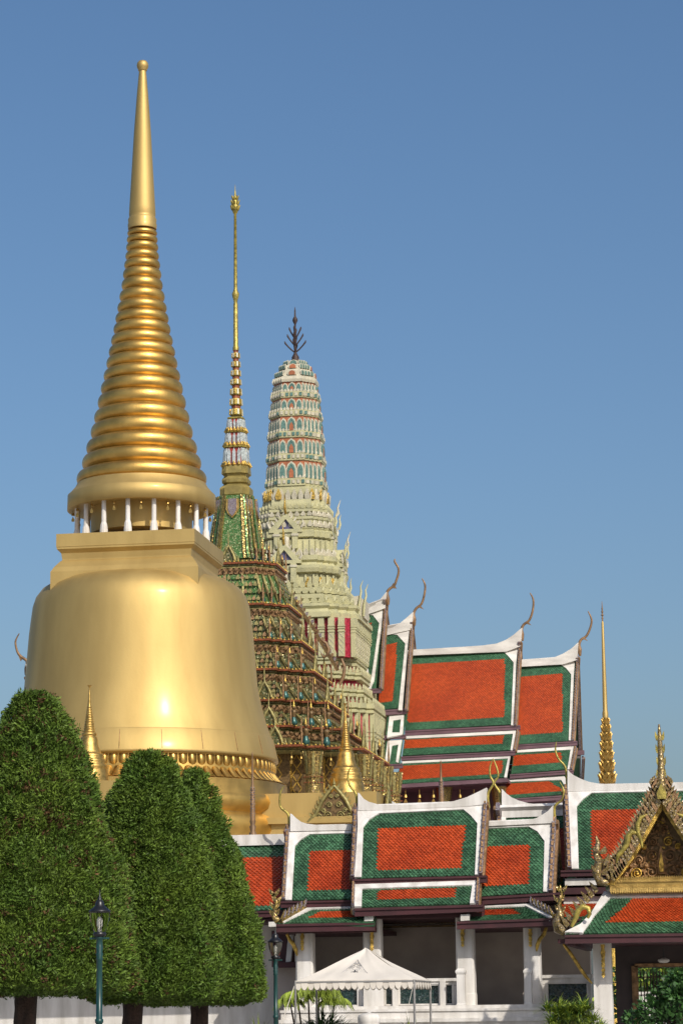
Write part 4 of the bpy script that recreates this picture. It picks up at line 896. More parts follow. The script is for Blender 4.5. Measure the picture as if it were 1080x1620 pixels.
# porch: gable facing the visitor
YF = 67.0; GXC = 1046.5
SCALE = mosaic('olive_brown_mosaic', [(.19,.13,.045),(.26,.185,.06),(.12,.08,.035),(.33,.24,.09),(.21,.165,.12)], 45, .3, .4, .5)
def mx(pts): return [(2*GXC-x, y-.02*(GXC-x)) for x, y in pts]
ap = at(GXC, 1266, YF); el = at(957, 1402, YF); er = V((2*ap.x-el.x, YF, el.z))
b = MB(); back = V((0, 7.5, 0))
for e in (el, er):
    b.prism([ap+V((0,.12,0)), e+V((0,.12,0)), e+back, ap+back], V((0,0,-.1)), 0)
b.build('porch_roof', TGREEN, gt)
b = MB(); tri = [(GXC,1283),(1010,1340),(979,1391)]; full = tri+mx(tri)[::-1][:2]+[]
pts = [at(*q, YF+.75) for q in [(GXC,1280),(1008,1340),(976,1393)]+[(2*GXC-976,1390),(2*GXC-1008,1338)]]
b.prism(pts, V((0,.2,0)), 0)
o = at(GXC, 1392, YF+.73); Hh = ap.z-o.z
def scroll(mb, c, r_, dr, m, th=.035, turns=1.7, a0=0):
    pp = []; 
    for k in range(22):
        t = k/21; rr = r_*(1-.85*t); a = a0+dr*t*turns*2*math.pi
        pp.append(c+V((math.cos(a)*rr, -.05-.05*t, math.sin(a)*rr)))
    mb.tube(pp, [th*(1-.4*k/21) for k in range(22)], 5, m)
    mb.ball(pp[-1], th*1.7, 8, m)
half = lambda z: max(0, (1-z/(Hh*.9))*1.12)
for (u, v, r_) in ((.26,.20,.19),(.62,.17,.15),(.92,.12,.10),(.22,.60,.17),(.56,.50,.12),(.19,.95,.13),(.10,1.24,.08),(.43,.82,.08),(.78,.36,.07),(.40,.36,.08),(.06,.4,.07)):
    for sg in (-1, 1):
        scroll(b, o+V((sg*u, 0, v)), r_, sg, 1 if random.random() < .6 else 2, .026, a0=(0 if sg > 0 else math.pi)+.6)
        for j in range(5):
            a = j*1.26+u*5; b.fin(o+V((sg*u, -.03, v))+V((math.cos(a)*r_*.9, 0, math.sin(a)*r_*.9)), (math.cos(a+sg*.8), -.25, math.sin(a+sg*.8)), (-math.sin(a+sg*.8),0,math.cos(a+sg*.8)), .06, .10, .03, 1)
for j in range(90):
    v = random.random()**1.3*Hh*.8; u = random.uniform(-1, 1)*half(v)*.9; a = random.uniform(0, 6.3)
    b.fin(o+V((u,-.02,v)), (math.cos(a),-.3,math.sin(a)), (-math.sin(a),0,math.cos(a)), .05, .11, .03, 1 if j % 4 else 2)
# central standing deity relief kept generic: pointed niche and lotus
b.fin(o+V((0,-.06,.15)), (0,0,1), (1,0,0), .22, .75, .1, 1); b.fin(o+V((0,-.12,.2)), (0,0,1), (1,0,0), .12, .5, .08, 2)
b.build('carved_pediment', [DGOLD, OLDG, GILT], gt)
b = MB()
for i, (y0, y1, yy, m) in enumerate(((1391,1395,.16,0),(1395,1402,.12,0),(1402,1406,.18,0),(1406,1412,.10,1))):
    P0, P1 = at(962+i, y0, YF+.1-yy), at(2*GXC-962-i, y0, YF+.1-yy); zb, zt = at(GXC, y1, YF).z, at(GXC, y0, YF).z
    b.box(P0.x, P1.x, YF+.1-yy, YF+1.0, zb, zt-.003, m)
P0, P1 = at(964, 1400, YF-.1), at(2*GXC-964, 1400, YF-.1); n_ = 46
for j in range(n_):
    x = P0.x+(P1.x-P0.x)*(j+.5)/n_; b.fin((x, YF-.06, at(GXC,1405,YF).z), (0,-.15,-1), (1,0,0), .075, .13, .05, 0); b.fin((x, YF-.02, at(GXC,1392,YF).z), (0,-.1,1), (1,0,0), .07, .11, .04, 0)
b.build('gilded_cornice', [GOLDS, GILT], gt)
for sg in (-1, 1):
    def mp(q, off=0.0):
        P = at(*q, YF); P = V((ap.x+(P.x-ap.x)*(1 if sg < 0 else -1), YF+off, P.z)); return P
    b = MB()
    b.band([mp(q, -.05) for q in ((GXC,1262),(1022,1303),(995,1350),(957,1400))], [mp(q, -.05) for q in ((GXC,1281),(1026,1318),(1003,1357),(971,1400))], V((0,.35,0)), 0)
    b.band([mp(q, -.16) for q in ((GXC,1245),(1026,1275),(1002,1318),(976,1362),(952,1397))], [mp(q, -.16) for q in ((GXC,1266),(1024,1303),(997,1350),(975,1384),(958,1402))], V((0,.30,0)), 1)
    rk = [(GXC,1232),(1026,1268),(1002,1312),(976,1358),(955,1385)]
    P_ = [mp(q, -.2) for q in rk]
    for r_ in range(3):      # three rows of overlapping scale-like fins along the rake
        for i in range(len(P_)-1):
            kN = 7
            for j in range(kN):
                q = P_[i]+(P_[i+1]-P_[i])*((j+.5*(r_ % 2))/kN); nn = V((-(P_[i+1]-P_[i]).z, 0, (P_[i+1]-P_[i]).x)).normalized()
                if nn.z < 0: nn = -nn
                b.fin(q-nn*(.10+.13*r_-.06)+V((0,-.04*r_,0)), nn+V((sg*-.25,0,.45)), V((nn.z,0,-nn.x)), .14, .27, .07, 4 if (j+r_) % 3 else 1)
    for pts in ([(1024,1290),(1014,1294),(1009,1305),(1009,1318),(1014,1330),(1016,1342)], [(1010,1320),(1000,1317),(994,1324),(992,1336),(986,1346),(978,1354),(976,1366)]):
        b.tube([mp(q, -.28) for q in pts], [.03,.055,.065,.065,.055,.025][:len(pts)] if len(pts) == 6 else [.04,.07,.08,.08,.07,.06,.03], 8, 3)
    b.build('naga_bargeboard', [GILT, OLDG, LAV, CHOFA, SCALE], gt)
    b = MB(); tip = [(962,1398),(950,1396),(944,1380),(948,1364),(943,1350),(946,1334),(943,1323)]
    b.tube([mp(q, -.2) for q in tip], [.08,.12,.13,.11,.09,.06,.02], 8, 0)
    for (x, y, dx, h_) in ((950,1395,-.6,.35),(944,1380,-.7,.35),(955,1385,.5,.45),(958,1370,.3,.5),(948,1364,-.6,.3),(965,1378,.4,.4),(944,1348,-.5,.25),(953,1352,.4,.35)):
        for dd in (0, .08): b.fin(mp((x, y), -.22-dd), V((dx*(1 if sg < 0 else -1), -.1, 1)), V((1,0,0)), .20-dd, h_*.62, .08, 0 if dd else 1)
    b.build('naga_finial', [SCALE, OLDG], gt)
b = MB(); P = [at(x, y, YF-.2) for x, y in ((1046.5,1268),(1046.5,1256),(1046,1244),(1045,1225),(1045,1205),(1043.5,1185),(1042.5,1165),(1041.5,1146))]
b.tube(P, [.08,.15,.15,.10,.085,.07,.055,.025], 8, 0, True, 1.0); b.fin(P[0]+V((0,-.18,.05)), (0,0,1), (1,0,0), .24, .38, .12, 1)
for i in range(2, 7):
    for sg in (-1, 1): b.fin(P[i]+V((sg*.06,0,-.1)), V((sg*.22,0,1)), V((1,0,0)), .08, .24, .08, 1)
b.build('roof_finial', [SCALE, CHOFA], gt)
# porch skirt, eave, hip crests
roof(gt, (958,1421),(1080,1419),(1000,1478), YF+.1, 65.8, [(959,1420),(1136,1417),(1199,1475),(894,1479)], [(1000,1423),(1094,1421),(1140,1459),(955,1461)],
     frames=[([(893,1477.5),(918,1465),(935,1447),(955,1414),(1140,1411)], [(921,1479),(931,1465),(941,1450),(965,1423),(1140,1420)])], fascia=[(893,1479),(1202,1475),(1202,1488),(893,1493)], rear=False, name='skirt_roof')
b = MB(); e0 = at(894,1478,65.8); h0 = at(958,1418,YF+.1)
b.prism([e0, h0, V((h0.x, 72.3, h0.z)), V((e0.x, 72.3, e0.z))], V((0,0,-.08)), 0)
b.build('side_skirt_roof', TGREEN, gt)
b = MB(); b.box(e0.x+.05, e0.x+.2, 65.85, 72.3, e0.z-.28, e0.z-.03, 0); b.build('eave_board', MAROON, gt)
b = MB()
b.tube([at(*q, 66.25) for q in ((893,1476),(884,1470),(882,1458),(886,1446),(883,1432))], [.1,.15,.15,.1,.02], 8, 0)
for i in range(9):
    t = i/8; q = at(892+52*t, 1470-62*t, 66.0+t); 
    for dd in (0,.1): b.fin(q+V((0,-dd,-.05)), V((-.75,0,1)), V((1,0,.9)), .13, .34-.8*dd, .08, 0)
b.tube([at(*q, 65.95) for q in ((903,1466),(910,1452),(914,1440),(921,1434),(930,1437),(932,1446),(929,1453))], [.04,.065,.075,.075,.065,.05,.03], 8, 2)
b.build('naga_crest', [SCALE, OLDG, CHOFA], gt)
for x0, x1, ye in ((938,967,1492),(2*GXC-967,2*GXC-938,1490)):
    P0, P1 = at(x0, 1560, 66.7), at(x1, 1560, 66.7); zt = at(x0, ye, 66.7).z; b = MB(); c = (P0.x+P1.x)/2; wv = (P1.x-P0.x)/2
    b.loft([[V((c+i*wv*s_, 67.0+j*wv*s_, z)) for i, j in ((-1,-1),(1,-1),(1,1),(-1,1))] for s_, z in ((1.3,0),(1.3,.3),(1.1,.34),(1.1,.5),(1.03,.54),(.97,zt))], 0); b.build('column', WHITE, gt)
    hang(gt, (x0+x1)/2, ye+2, ye+53, 66.62)
bracket(gt, [(891,1494),(900,1506),(908,1518),(917,1532),(926,1545),(936,1556)], 66.9, .045)
b = MB()
b.box(at(975,1560,71).x, at(1004,1560,71).x, 70.6, 71.0, 0, at(990,1490,71).z, 0); b.box(at(1090,1560,71).x, at(1140,1560,71).x, 70.6, 71.0, 0, at(1110,1490,71).z, 0)
b.box(at(1004,1560,71).x, at(1090,1560,71).x, 70.6, 71.0, at(1040,1531,71).z, at(1040,1490,71).z, 0); b.build('gate_wall', pm('dark_timber', (.045,.03,.028), .6), gt)
b = MB(); b.box(at(895,1500,69).x, at(1198,1500,69).x, 66.3, 73, at(1000,1491,66.7).z, at(1000,1491,66.7).z+.1, 0); b.build('ceiling', MAROON, gt)
b = MB(); 
for x in (1003, 1088): pxbox(b, x, x+5, 1528, 1690, 70.5, .12, 0, 0)
pxbox(b, 1003, 1093, 1524, 1530, 70.5, .12, 0); b.build('gilt_doorframe', OLDG, gt)
b = MB(); X0, X1 = at(1008,1560,70.7).x, at(1088,1560,70.7).x; zt = at(1045,1531,70.7).z
for j in range(17):
    x = X0+(X1-X0)*j/16; b.tube([V((x,70.72,0)), V((x,70.72,zt-.15)), V((x,70.72,zt))], [.016,.016,.005], 5)
for z in (.3, zt*.55, zt*.62, zt-.25): b.box(X0, X1, 70.70, 70.74, z, z+.03, 0)
for j in range(16):
    pp = [V((X0+(X1-X0)*(j+.5)/16+.05*math.cos(a*.6), 70.72, zt*.585+.05*math.sin(a*.6))) for a in range(11)]; b.tube(pp, .008, 4)
b.build('iron_grille', IRON, gt)
b = MB(); P = at(1049,1519,69); b.tube([P+V((0,0,.3)), P+V((0,0,.05))], .012, 5); b.lathe([(.03,P.z+.06),(.14,P.z+.02),(.15,P.z-.02),(.10,P.z-.06),(.01,P.z-.07)], P.x, 69, 12, 1); b.build('ceiling_lamp', [BLACK, WHITE], gt)

# ---------------------------------------------------------------- long gallery behind the trees
lg = thing('long_gallery', (at(200,1600,75).x, 75, 0), 'low long gallery with white lower wall and orange tiled roof behind the clipped trees', 'gallery')
roof(lg, (300,1340),(455,1336),(400,1441), 74.6, 72.4, [(-90,1349),(456,1334),(456,1440),(-90,1456)], [(-90,1370),(456,1354),(456,1434),(-90,1450)],
     frames=[([(-90,1344),(456,1331)], [(-90,1352),(456,1337)])], crest=[(-90,1333),(456,1319),(456,1336),(-90,1350)], fascia=[(-90,1456),(456,1440),(456,1450),(-90,1466)], tw=.13, th=.085)
b = MB(); b.box(at(-95,1600,75).x, at(470,1600,75).x, 75.0, 75.4, 0, at(300,1435,75).z, 0); b.build('wall', WHITE, lg)
b = MB(); P0, P1 = at(-90, 1468, 72.6), at(456, 1452, 72.6); b.box(P0.x, P1.x, 72.6, 76.2, P0.z, P0.z+.1); b.build('soffit', MAROON, lg)
b = MB(); pxbox(b, 425, 468, 1458, 1466, 72.3, .3, 0); pxbox(b, 430, 464, 1472, 1530, 72.9, .2, 1); pxprism(b, [(456,1476),(464,1478),(460,1521),(452,1522)], 72.75, .12, 0); pxbox(b, 440, 468, 1522, 1531, 72.7, .4, 1)
b.build('verge', [WHITE, MAROON], lg)
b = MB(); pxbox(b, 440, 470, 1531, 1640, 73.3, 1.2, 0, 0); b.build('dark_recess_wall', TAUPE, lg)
for (x, y0, y1, Y, s_) in ((400,1189,1318,76.0,1),(698,1203,1276,77.5,.8)):
    P, Q = at(x, y1, Y), at(x, y0, Y); H = Q.z-P.z; bs = V((P.x, Y, 0)); b = MB()
    b.lathe([(.05,0),(.05,P.z-.4),(.10,P.z-.3),(.11,P.z),(.07,P.z+.05),(.10,P.z+H*.08),(.06,P.z+H*.1),(.09,P.z+H*.14),(.075,P.z+H*.17),(.075,P.z+H*.18),(.05,P.z+H*.58),(.035,P.z+H*.6),(.02,P.z+H*.95),(.03,P.z+H*.96),(.005,Q.z)], P.x, Y, 8, 0, True)
    for j in range(14):
        for k in range(4):
            a = k*math.pi/2+j*.8; zz = P.z+H*(.18+.4*j/14); b.octa((P.x+.06*math.cos(a), Y+.06*math.sin(a), zz), .025, .03, 1)
    o = b.build('spire_pole', [FINIAL, LAV], None, bs); tag(o, ('slender dark spire pole standing before the golden stupa base' if s_ == 1 else 'slender dark spire pole standing before the big orange roof'), 'spire pole', 'spire poles behind the gallery')
# ---------------------------------------------------------------- gilded spire standing alone on the right
YS = 120.0; S0 = at(960, 1238, YS); sp = thing('gilded_spire', (S0.x, YS, 0), 'slim gilded spire of stacked lotus buds against the sky at the right', 'spire')
SM = mpp(S0)
def sz(y): return at(955, y, YS).z
b = MB(); b.lathe([(13*SM,0),(13*SM,sz(1300)),(14*SM,sz(1290)),(12*SM,sz(1250)),(11*SM,sz(1240))], S0.x, YS, 12, 0); b.build('spire_shaft', GILT, sp)
yy = [1242,1221,1203,1187,1172,1158,1146,1136]
for i, y in enumerate(yy[:-1]):
    y2 = yy[i+1]; r_ = (11.3-1.05*i)*SM; b = MB(); z0, z1 = sz(y), sz(y2)
    b.lathe([(r_*.75,z0),(r_*.85,z0+(z1-z0)*.3),(r_*.7,z0+(z1-z0)*.8),(r_*.65,z1+.02)], S0.x, YS, 12, 0)
    for rr, f0, hh, cnt in ((.78,.05,.75,10),(.86,.0,.45,10),(.7,.4,.6,8)):
        for j in range(cnt):
            a = 2*math.pi*(j+.5*(rr > .8))/cnt; d = V((math.cos(a), math.sin(a), 0))
            b.fin(V((S0.x,YS,z0+(z1-z0)*f0))+d*r_*rr, V((0,0,1))+d*.38, V((-d.y,d.x,0)), r_*.62, (z1-z0)*hh*1.1, .06, 0)
    b.build('lotus_bud', GOLDS, sp)
b = MB(); b.lathe([(r_*SM, sz(y)) for r_, y in ((4.6,1136),(4.8,1128),(3.8,1124),(3.6,1100),(2.6,1030),(1.9,985),(1.2,983))], S0.x, YS, 12, 0); b.build('needle', GOLD, sp)
b = MB()
for y, r_ in ((984,1.4),(978,2.2),(973,3.2),(968,2.6),(963,1.8)): b.lathe([(.3*SM,sz(y+1.5)),(r_*SM,sz(y)),(.3*SM,sz(y-1.5))], S0.x, YS, 8, 0)
b.tube([V((S0.x,YS,sz(985))), V((S0.x,YS,sz(963))), V((S0.x,YS,sz(951)))], [.035,.03,.008], 6); b.build('tiered_tip', FINIAL, sp)
# ---------------------------------------------------------------- hall far behind the stupa on the left
fh = thing('assembly_hall', (at(-60,1600,185).x, 185, 0), 'distant hall behind the golden stupa showing only a horned roof finial', 'temple hall')
RYl = 185.0
roof(fh, (42,1070),(200,1072),(120,1200), RYl, 181, [(42,1070),(200,1072),(200,1196),(50,1198)], [(62,1092),(200,1094),(200,1180),(66,1182)], crest=[(41,1050),(46,1062),(56,1066),(80,1068),(200,1066),(200,1080),(44,1078)], fascia=[(48,1198),(200,1196),(200,1204),(48,1206)], barges=[((44,1070),(52,1198),-1,.15)], tw=.25, th=.16, lift=.03, mats=[FGREEN, FORANGE], wmat=WHITED, fmat=PURPLE, ct=.7)
chofa(fh, [(31,1002),(25,1015),(28,1031),(34,1039),(43,1046),(42,1058),(41.5,1068)], RYl, [.7,1.6,1.9,2.3,2.4,3.2,2], FINIAL, .8, barb=((29,1036),(33,1046),(36,1040)))
b = MB(); b.box(at(60,1200,181.5).x, at(195,1200,181.5).x, 181.5, 188.5, 0, at(0,1204,181.5).z); b.build('hall_wall', WHITE, fh)
# ---------------------------------------------------------------- clipped conifers
def noise3(p, f, seed):
    r = np.random.default_rng(seed); out = np.zeros(len(p))
    for i in range(7):
        k = r.normal(size=3)*f*(1+.45*i); out += np.sin(p@k+r.uniform(0, 6.3))/(1+.35*i)
    return out/3.2
def quads_object(name, verts, mats_idx, mats, parent=None, base=(0,0,0)):
    n = len(verts)//4; me = bpy.data.meshes.new(name)
    me.vertices.add(n*4); me.vertices.foreach_set('co', (verts-np.array(base)).astype(np.float32).ravel())
    me.loops.add(n*4); me.loops.foreach_set('vertex_index', np.arange(n*4, dtype=np.int32))
    me.polygons.add(n); me.polygons.foreach_set('loop_start', np.arange(0, n*4, 4, dtype=np.int32))
    for m in mats: me.materials.append(m)
    me.polygons.foreach_set('material_index', mats_idx.astype(np.int32)); me.update(calc_edges=True)
    o = bpy.data.objects.new(name, me); COL.objects.link(o); o['_b'] = tuple(base)
    if parent is not None: o.parent = parent
    else: o.location = base
    return o
def unit(a): return a/np.maximum(1e-9, np.linalg.norm(a, axis=1, keepdims=True))
def clipped_tree(label, xc, Y, prof, trunk, seed, n, brown=.05, leafmat=LEAF):
    P = at(xc, 1590, Y); m = mpp(P); base = V((P.x, Y, 0))
    zs_ = np.array([at(xc, y, Y).z for r_, y in prof]); rs_ = np.array([max(.02, r_*m-.12*min(1, max(0, (r_-30)/50))) for r_, y in prof])
    o_ = np.argsort(zs_); zs_, rs_ = zs_[o_], rs_[o_]
    root = thing('clipped_conifer', base, label, 'tree', 'clipped cone trees along the gallery')
    r = np.random.default_rng(seed)
    # sample heights by surface area
    zt = np.linspace(zs_[0], zs_[-1], 400); rr = np.interp(zt, zs_, rs_); sl = np.sqrt(1+np.gradient(rr, zt)**2)
    cdf = np.cumsum(rr*sl+.02); cdf /= cdf[-1]; 
    z = np.interp(r.random(n), cdf, zt); a = r.random(n)*2*np.pi; rad = np.interp(z, zs_, rs_)
    flatb = r.random(n) < .06                                        # underside
    z = np.where(flatb, zs_[0]+r.random(n)*.25, z); rad = np.where(flatb, rs_[0]*np.sqrt(r.random(n)), rad)
    p = np.stack([rad*np.cos(a), rad*np.sin(a), z], 1)
    lump = noise3(p, 2.6, seed)*.11 + noise3(p, 7.5, seed+1)*.10
    hole = noise3(p, 5.0, seed+2)
    inn = np.where(hole > .42, -.26*r.random(n)-.08, 0) - .16*r.random(n)**2
    s_ = 1+(lump+inn)/np.maximum(rad, .35); p[:, 0] *= s_; p[:, 1] *= s_
    p[:, 2] += np.where(z > zs_[-1]-.6, lump*.6, 0)
    out = np.stack([np.cos(a), np.sin(a), np.full(n, .45)], 1); out = unit(out)
    verts = []; midx = []
    br = .8*noise3(p, 4.5, seed+3)+.7*noise3(p, 17, seed+4)
    isb = (br > .95-brown*6) & (r.random(n) < .6)
    clump = noise3(p, 4.5, seed+9)[:, None]
    for k in range(5):
        d = unit(out*(.75) + r.normal(size=(n,3))*.50 + np.stack([np.sin(clump[:,0]*5)*.5, np.cos(clump[:,0]*4)*.3, clump[:,0]*.5], 1)+np.array([0,0,.12]))
        sd = unit(np.cross(d, r.normal(size=(n,3)))); L = (.042+.055*r.random(n))[:, None]*(m/.0125)**.5; wv = L*(.13+.10*r.random(n))[:, None]
        q = p+r.normal(size=(n,3))*.03
        verts.append(np.stack([q-d*L*.25, q+d*L*.35+sd*wv, q+d*L*.9, q+d*L*.35-sd*wv], 1)); midx.append(np.where(isb, 1, 0))
    # shoots that break the clipped outline
    ns = n//110; ii = r.integers(0, n, ns); d = unit(out[ii]+r.normal(size=(ns,3))*.4+np.array([0,0,.5])); sd = unit(np.cross(d, r.normal(size=(ns,3)))); L = (.09+.08*r.random(ns))[:, None]
    q = p[ii]; verts.append(np.stack([q, q+d*L*.5+sd*L*.07, q+d*L, q+d*L*.5-sd*L*.07], 1)); midx.append(np.zeros(ns, int))
    vv = np.concatenate(verts).reshape(-1, 3)+np.array([P.x, Y, 0]); 
    cr = quads_object('crown', vv, np.concatenate(midx), [leafmat, LEAFB], root, base)
    b = MB(); nn = 28; rings = []
    for zz in np.linspace(zs_[0]+.05, zs_[-1]-.12, 24):
        q = float(np.interp(zz, zs_, rs_)); rings.append([V((P.x+(q-.24 if q > .5 else q*.5)*(1+.04*math.sin(5*t+zz*3))*math.cos(t), Y+(q-.24 if q > .5 else q*.5)*math.sin(t), zz)) for t in [2*math.pi*j/nn for j in range(nn)]])
    b.loft(rings, 0, True); b.build('inner_twigs', [leafmat], root)
    b = MB(); T = at(trunk[0], 1600, Y); tr = trunk[1]*mpp(T); zt_ = zs_[0]+.6
    rg = []
    for i in range(8):
        z_ = zt_*i/7; f = 1.35-.45*min(1, i/3); rg.append([V((T.x+(P.x-T.x)*.25*(i/7)+tr*f*(1+.12*math.sin(3*t+i)+.07*math.sin(7*t+2*i))*math.cos(t), Y+tr*f*math.sin(t)*(1+.1*math.cos(4*t+i)), z_)) for t in [2*math.pi*j/16 for j in range(16)]])
    b.loft(rg, 0, True)
    for j in range(6):
        t = 2*math.pi*j/6+.3; q = V((T.x+(P.x-T.x)*.2, Y, zt_-.5)); e = q+V((math.cos(t)*rs_[1]*.6, math.sin(t)*rs_[1]*.6, .9)); b.tube([q, (q+e)/2+V((0,0,.2)), e], [tr*.5, tr*.35, tr*.15], 7, 0)
    b.build('trunk', BARK, root)
    return root
clipped_tree('tallest clipped conifer at the left, partly cut by the picture edge', 51, 48, [(3,1095),(22,1098),(38,1106),(47,1120),(54,1132),(73,1166),(106,1243),(131,1324),(156,1413),(170,1480),(175,1540),(168,1562),(120,1572)], (40,19), 11, 52000, .085)
clipped_tree('mid sized bright green clipped conifer between two others', 233, 54, [(3,1191),(22,1196),(36,1207),(48,1224),(58,1240),(72,1264),(86,1311),(103,1371),(117,1450),(125,1540),(120,1572),(90,1584)], (207,17), 23, 42000, .02)
clipped_tree('narrow clipped conifer with see-through top beside the red roofed gallery', 309, 61, [(3,1217),(15,1221),(25,1233),(34,1262),(50,1300),(64,1333),(86,1384),(96,1414),(110,1480),(115,1540),(112,1578),(80,1588)], (318,15), 37, 32000, .03)
clipped_tree('clipped conifer mostly outside the left edge of the picture', -112, 62, [(3,1230),(25,1245),(34,1272),(50,1310),(64,1343),(86,1394),(98,1424),(112,1490),(119,1530),(114,1556),(80,1566)], (-108,15), 41, 9000, .0)

# ---------------------------------------------------------------- lamp posts
def lamp_post(loc):
    root = thing('lamp_post', loc, '', 'street lamp', 'green lamp posts by the trees'); x, y = loc[0], loc[1]
    b = MB(); b.lathe([(.16,0),(.16,.12),(.12,.16),(.12,.5),(.09,.55),(.065,.62),(.055,1.2),(.053,1.46),(.068,1.47),(.068,1.52),(.052,1.53),(.046,2.45),(.06,2.47),(.046,2.5),(.06,2.55),(.046,2.58),(.058,2.66),(.05,2.68),(.05,2.78),(.07,2.80),(.06,2.83)], x, y, 16); b.bar(V((x-.16,y,2.80)), V((x+.16,y,2.80)), .03, .03); b.build('post', POST, root)
    b = MB(); b.lathe([(.06,2.82),(.10,2.84),(.11,2.87),(.085,2.90)], x, y, 16); b.lathe([(.165,3.22),(.18,3.21),(.175,3.235),(.12,3.28),(.075,3.32),(.07,3.36),(.05,3.40),(.025,3.42),(.03,3.44),(.012,3.47),(.004,3.58)], x, y, 20)
    for k in range(4):
        t = k*math.pi/2+.4; b.tube([V((x+.085*math.cos(t), y+.085*math.sin(t), 2.88)), V((x+.15*math.cos(t), y+.15*math.sin(t), 3.08)), V((x+.165*math.cos(t), y+.165*math.sin(t), 3.22))], .006, 5)
    b.build('lamp_cap', BLACK, root)
    b = MB(); b.lathe([(.085,2.90),(.12,2.97),(.145,3.05),(.158,3.14),(.16,3.215)], x, y, 20, 0, True, False); b.build('glass_shade', LGLASS, root)
    b = MB(); b.lathe([(.03,2.88),(.03,2.98),(.045,3.0),(.045,3.10),(.02,3.14)], x, y, 10); b.build('bulb', WHITE, root)
    return root
l1 = at(157.5, 1560, 42.0); l2 = at(436, 1560, 62.0)
lp = lamp_post((l1.x, 42.0, 0)); lp['label'] = 'taller looking dark green lamp post in front of the clipped conifers'
lq = copy_thing(lp, (l2.x, 62.0, 0)); lq['label'] = 'smaller looking lamp post between narrow conifer and white tent'

# ---------------------------------------------------------------- white tent
YT = 63.0; A_, B_ = at(467, 1552, YT), at(654.5, 1550, YT); ze = (A_.z+B_.z)/2; x0, x1 = A_.x, B_.x; dp = 3.0; pk = at(567, 1500, YT+1.5); 
tent = thing('canopy_tent', ((x0+x1)/2, YT+1.5, 0), 'white peaked canopy tent with scalloped edge and grey printed emblem', 'tent')
b = MB(); cs = [V((x0,YT,ze)), V((x1,YT,ze)), V((x1,YT+dp,ze)), V((x0,YT+dp,ze))]; pkv = V(((x0+x1)/2+.05, YT+1.5, pk.z))
for i in range(4):
    a_, c_ = cs[i], cs[(i+1) % 4]; N = 14; rows = []
    for j in range(N+1):
        t = j/N; row = []
        for k in range(25):
            s_ = k/24; q = (a_+(c_-a_)*s_)*(1-t)+pkv*t
            sag = -.07*math.sin(math.pi*t)*(.4+.6*math.sin(math.pi*s_)) + .010*math.sin(34*s_+4*t)*(1-t) + .012*math.sin(9*s_-7*t+i)
            row.append(q+V((0,0,sag if t > 0 else -.02*math.sin(math.pi*s_))))
        rows.append(row)
    vs = [p for rw in rows for p in rw]; b.add(vs, [(j*25+k, j*25+k+1, (j+1)*25+k+1, (j+1)*25+k) for j in range(N) for k in range(24)], 0, True)
b.build('canopy', CANVAS, tent)
b = MB()
for i in range(4):
    a_, c_ = cs[i], cs[(i+1) % 4]; t = (c_-a_).normalized(); nn = V((t.y,-t.x,0)); n_ = 19; L = (c_-a_).length/n_
    for j in range(n_):
        o = a_+t*(L*j); ww = .02*math.sin(j*2.1+i)
        pts = [o+V((0,0,.01))]+[o+t*(L*u)+V((0,0,-v))+nn*(ww*v*6) for u, v in ((.0,.12),(.12,.17),(.3,.20),(.5,.215),(.7,.20),(.88,.17),(1.0,.12))]+[o+t*L+V((0,0,.01))]
        b.prism(pts, nn*.012, 0)
b.build('scalloped_valance', CANVAS, tent)
for q in cs:
    b = MB(); b.tube([V((q.x,q.y,0)), V((q.x,q.y,ze))], .028, 8); b.box(q.x-.09, q.x+.09, q.y-.09, q.y+.09, 0, .02); b.build('pole', STEEL, tent)
b = MB()
for i in range(4): b.bar(cs[i]+V((0,0,-.03)), cs[(i+1) % 4]+V((0,0,-.03)), .04, .04)
b.build('frame_rail', STEEL, tent)
b = MB(); b.tube([V((x0,YT,ze-.05)), V((x0-.75,YT-.4,0))], .010, 5); b.tube([V((x1,YT,ze-.05)), V((x1-.45,YT-.9,0))], .006, 5); b.build('guy_rope', CANVAS, tent)
# printed emblem on the front slope: a flame-shaped crest over a small dark mark
fpl = Plane(cs[0], cs[1], pkv); b = MB()
ce = fpl.uv(fpl.p(560, 1535)); eo = .02
def ex(u, v, off=0): return fpl.xyz(ce[0]+u*.85, ce[1]+v*1.25, eo+off)
for sg in (-1, 1):
    for (u, v, r_, a0) in ((.10,.10,.07,0),(.22,.03,.06,.6),(.07,.24,.06,.3),(.15,.19,.045,1),(.30,-.02,.045,.4),(.035,.36,.04,.2)):
        pp = [ex(sg*(u+r_*(1-.7*k/14)*math.cos(a0+k*.55)), v+r_*(1-.7*k/14)*math.sin(a0+k*.55), -.07) for k in range(15)]
        b.tube(pp, .011, 4, 0)
    b.tube([ex(sg*.38,-.05,-.07), ex(sg*.26,.10,-.07), ex(sg*.15,.27,-.07), ex(sg*.06,.40,-.07), ex(0,.52,-.07)], .012, 4, 0)
b.tube([ex(-.10,-.02,-.07), ex(-.05,.0,-.07), ex(0,-.01,-.07), ex(.05,.01,-.07), ex(.10,-.01,-.07)], .02, 5, 1); b.tube([ex(-.01,.0,-.07), ex(.01,.05,-.07), ex(.0,.09,-.07)], .016, 5, 1)
b.build('printed_emblem', [GREYINK, DARKINK], tent)
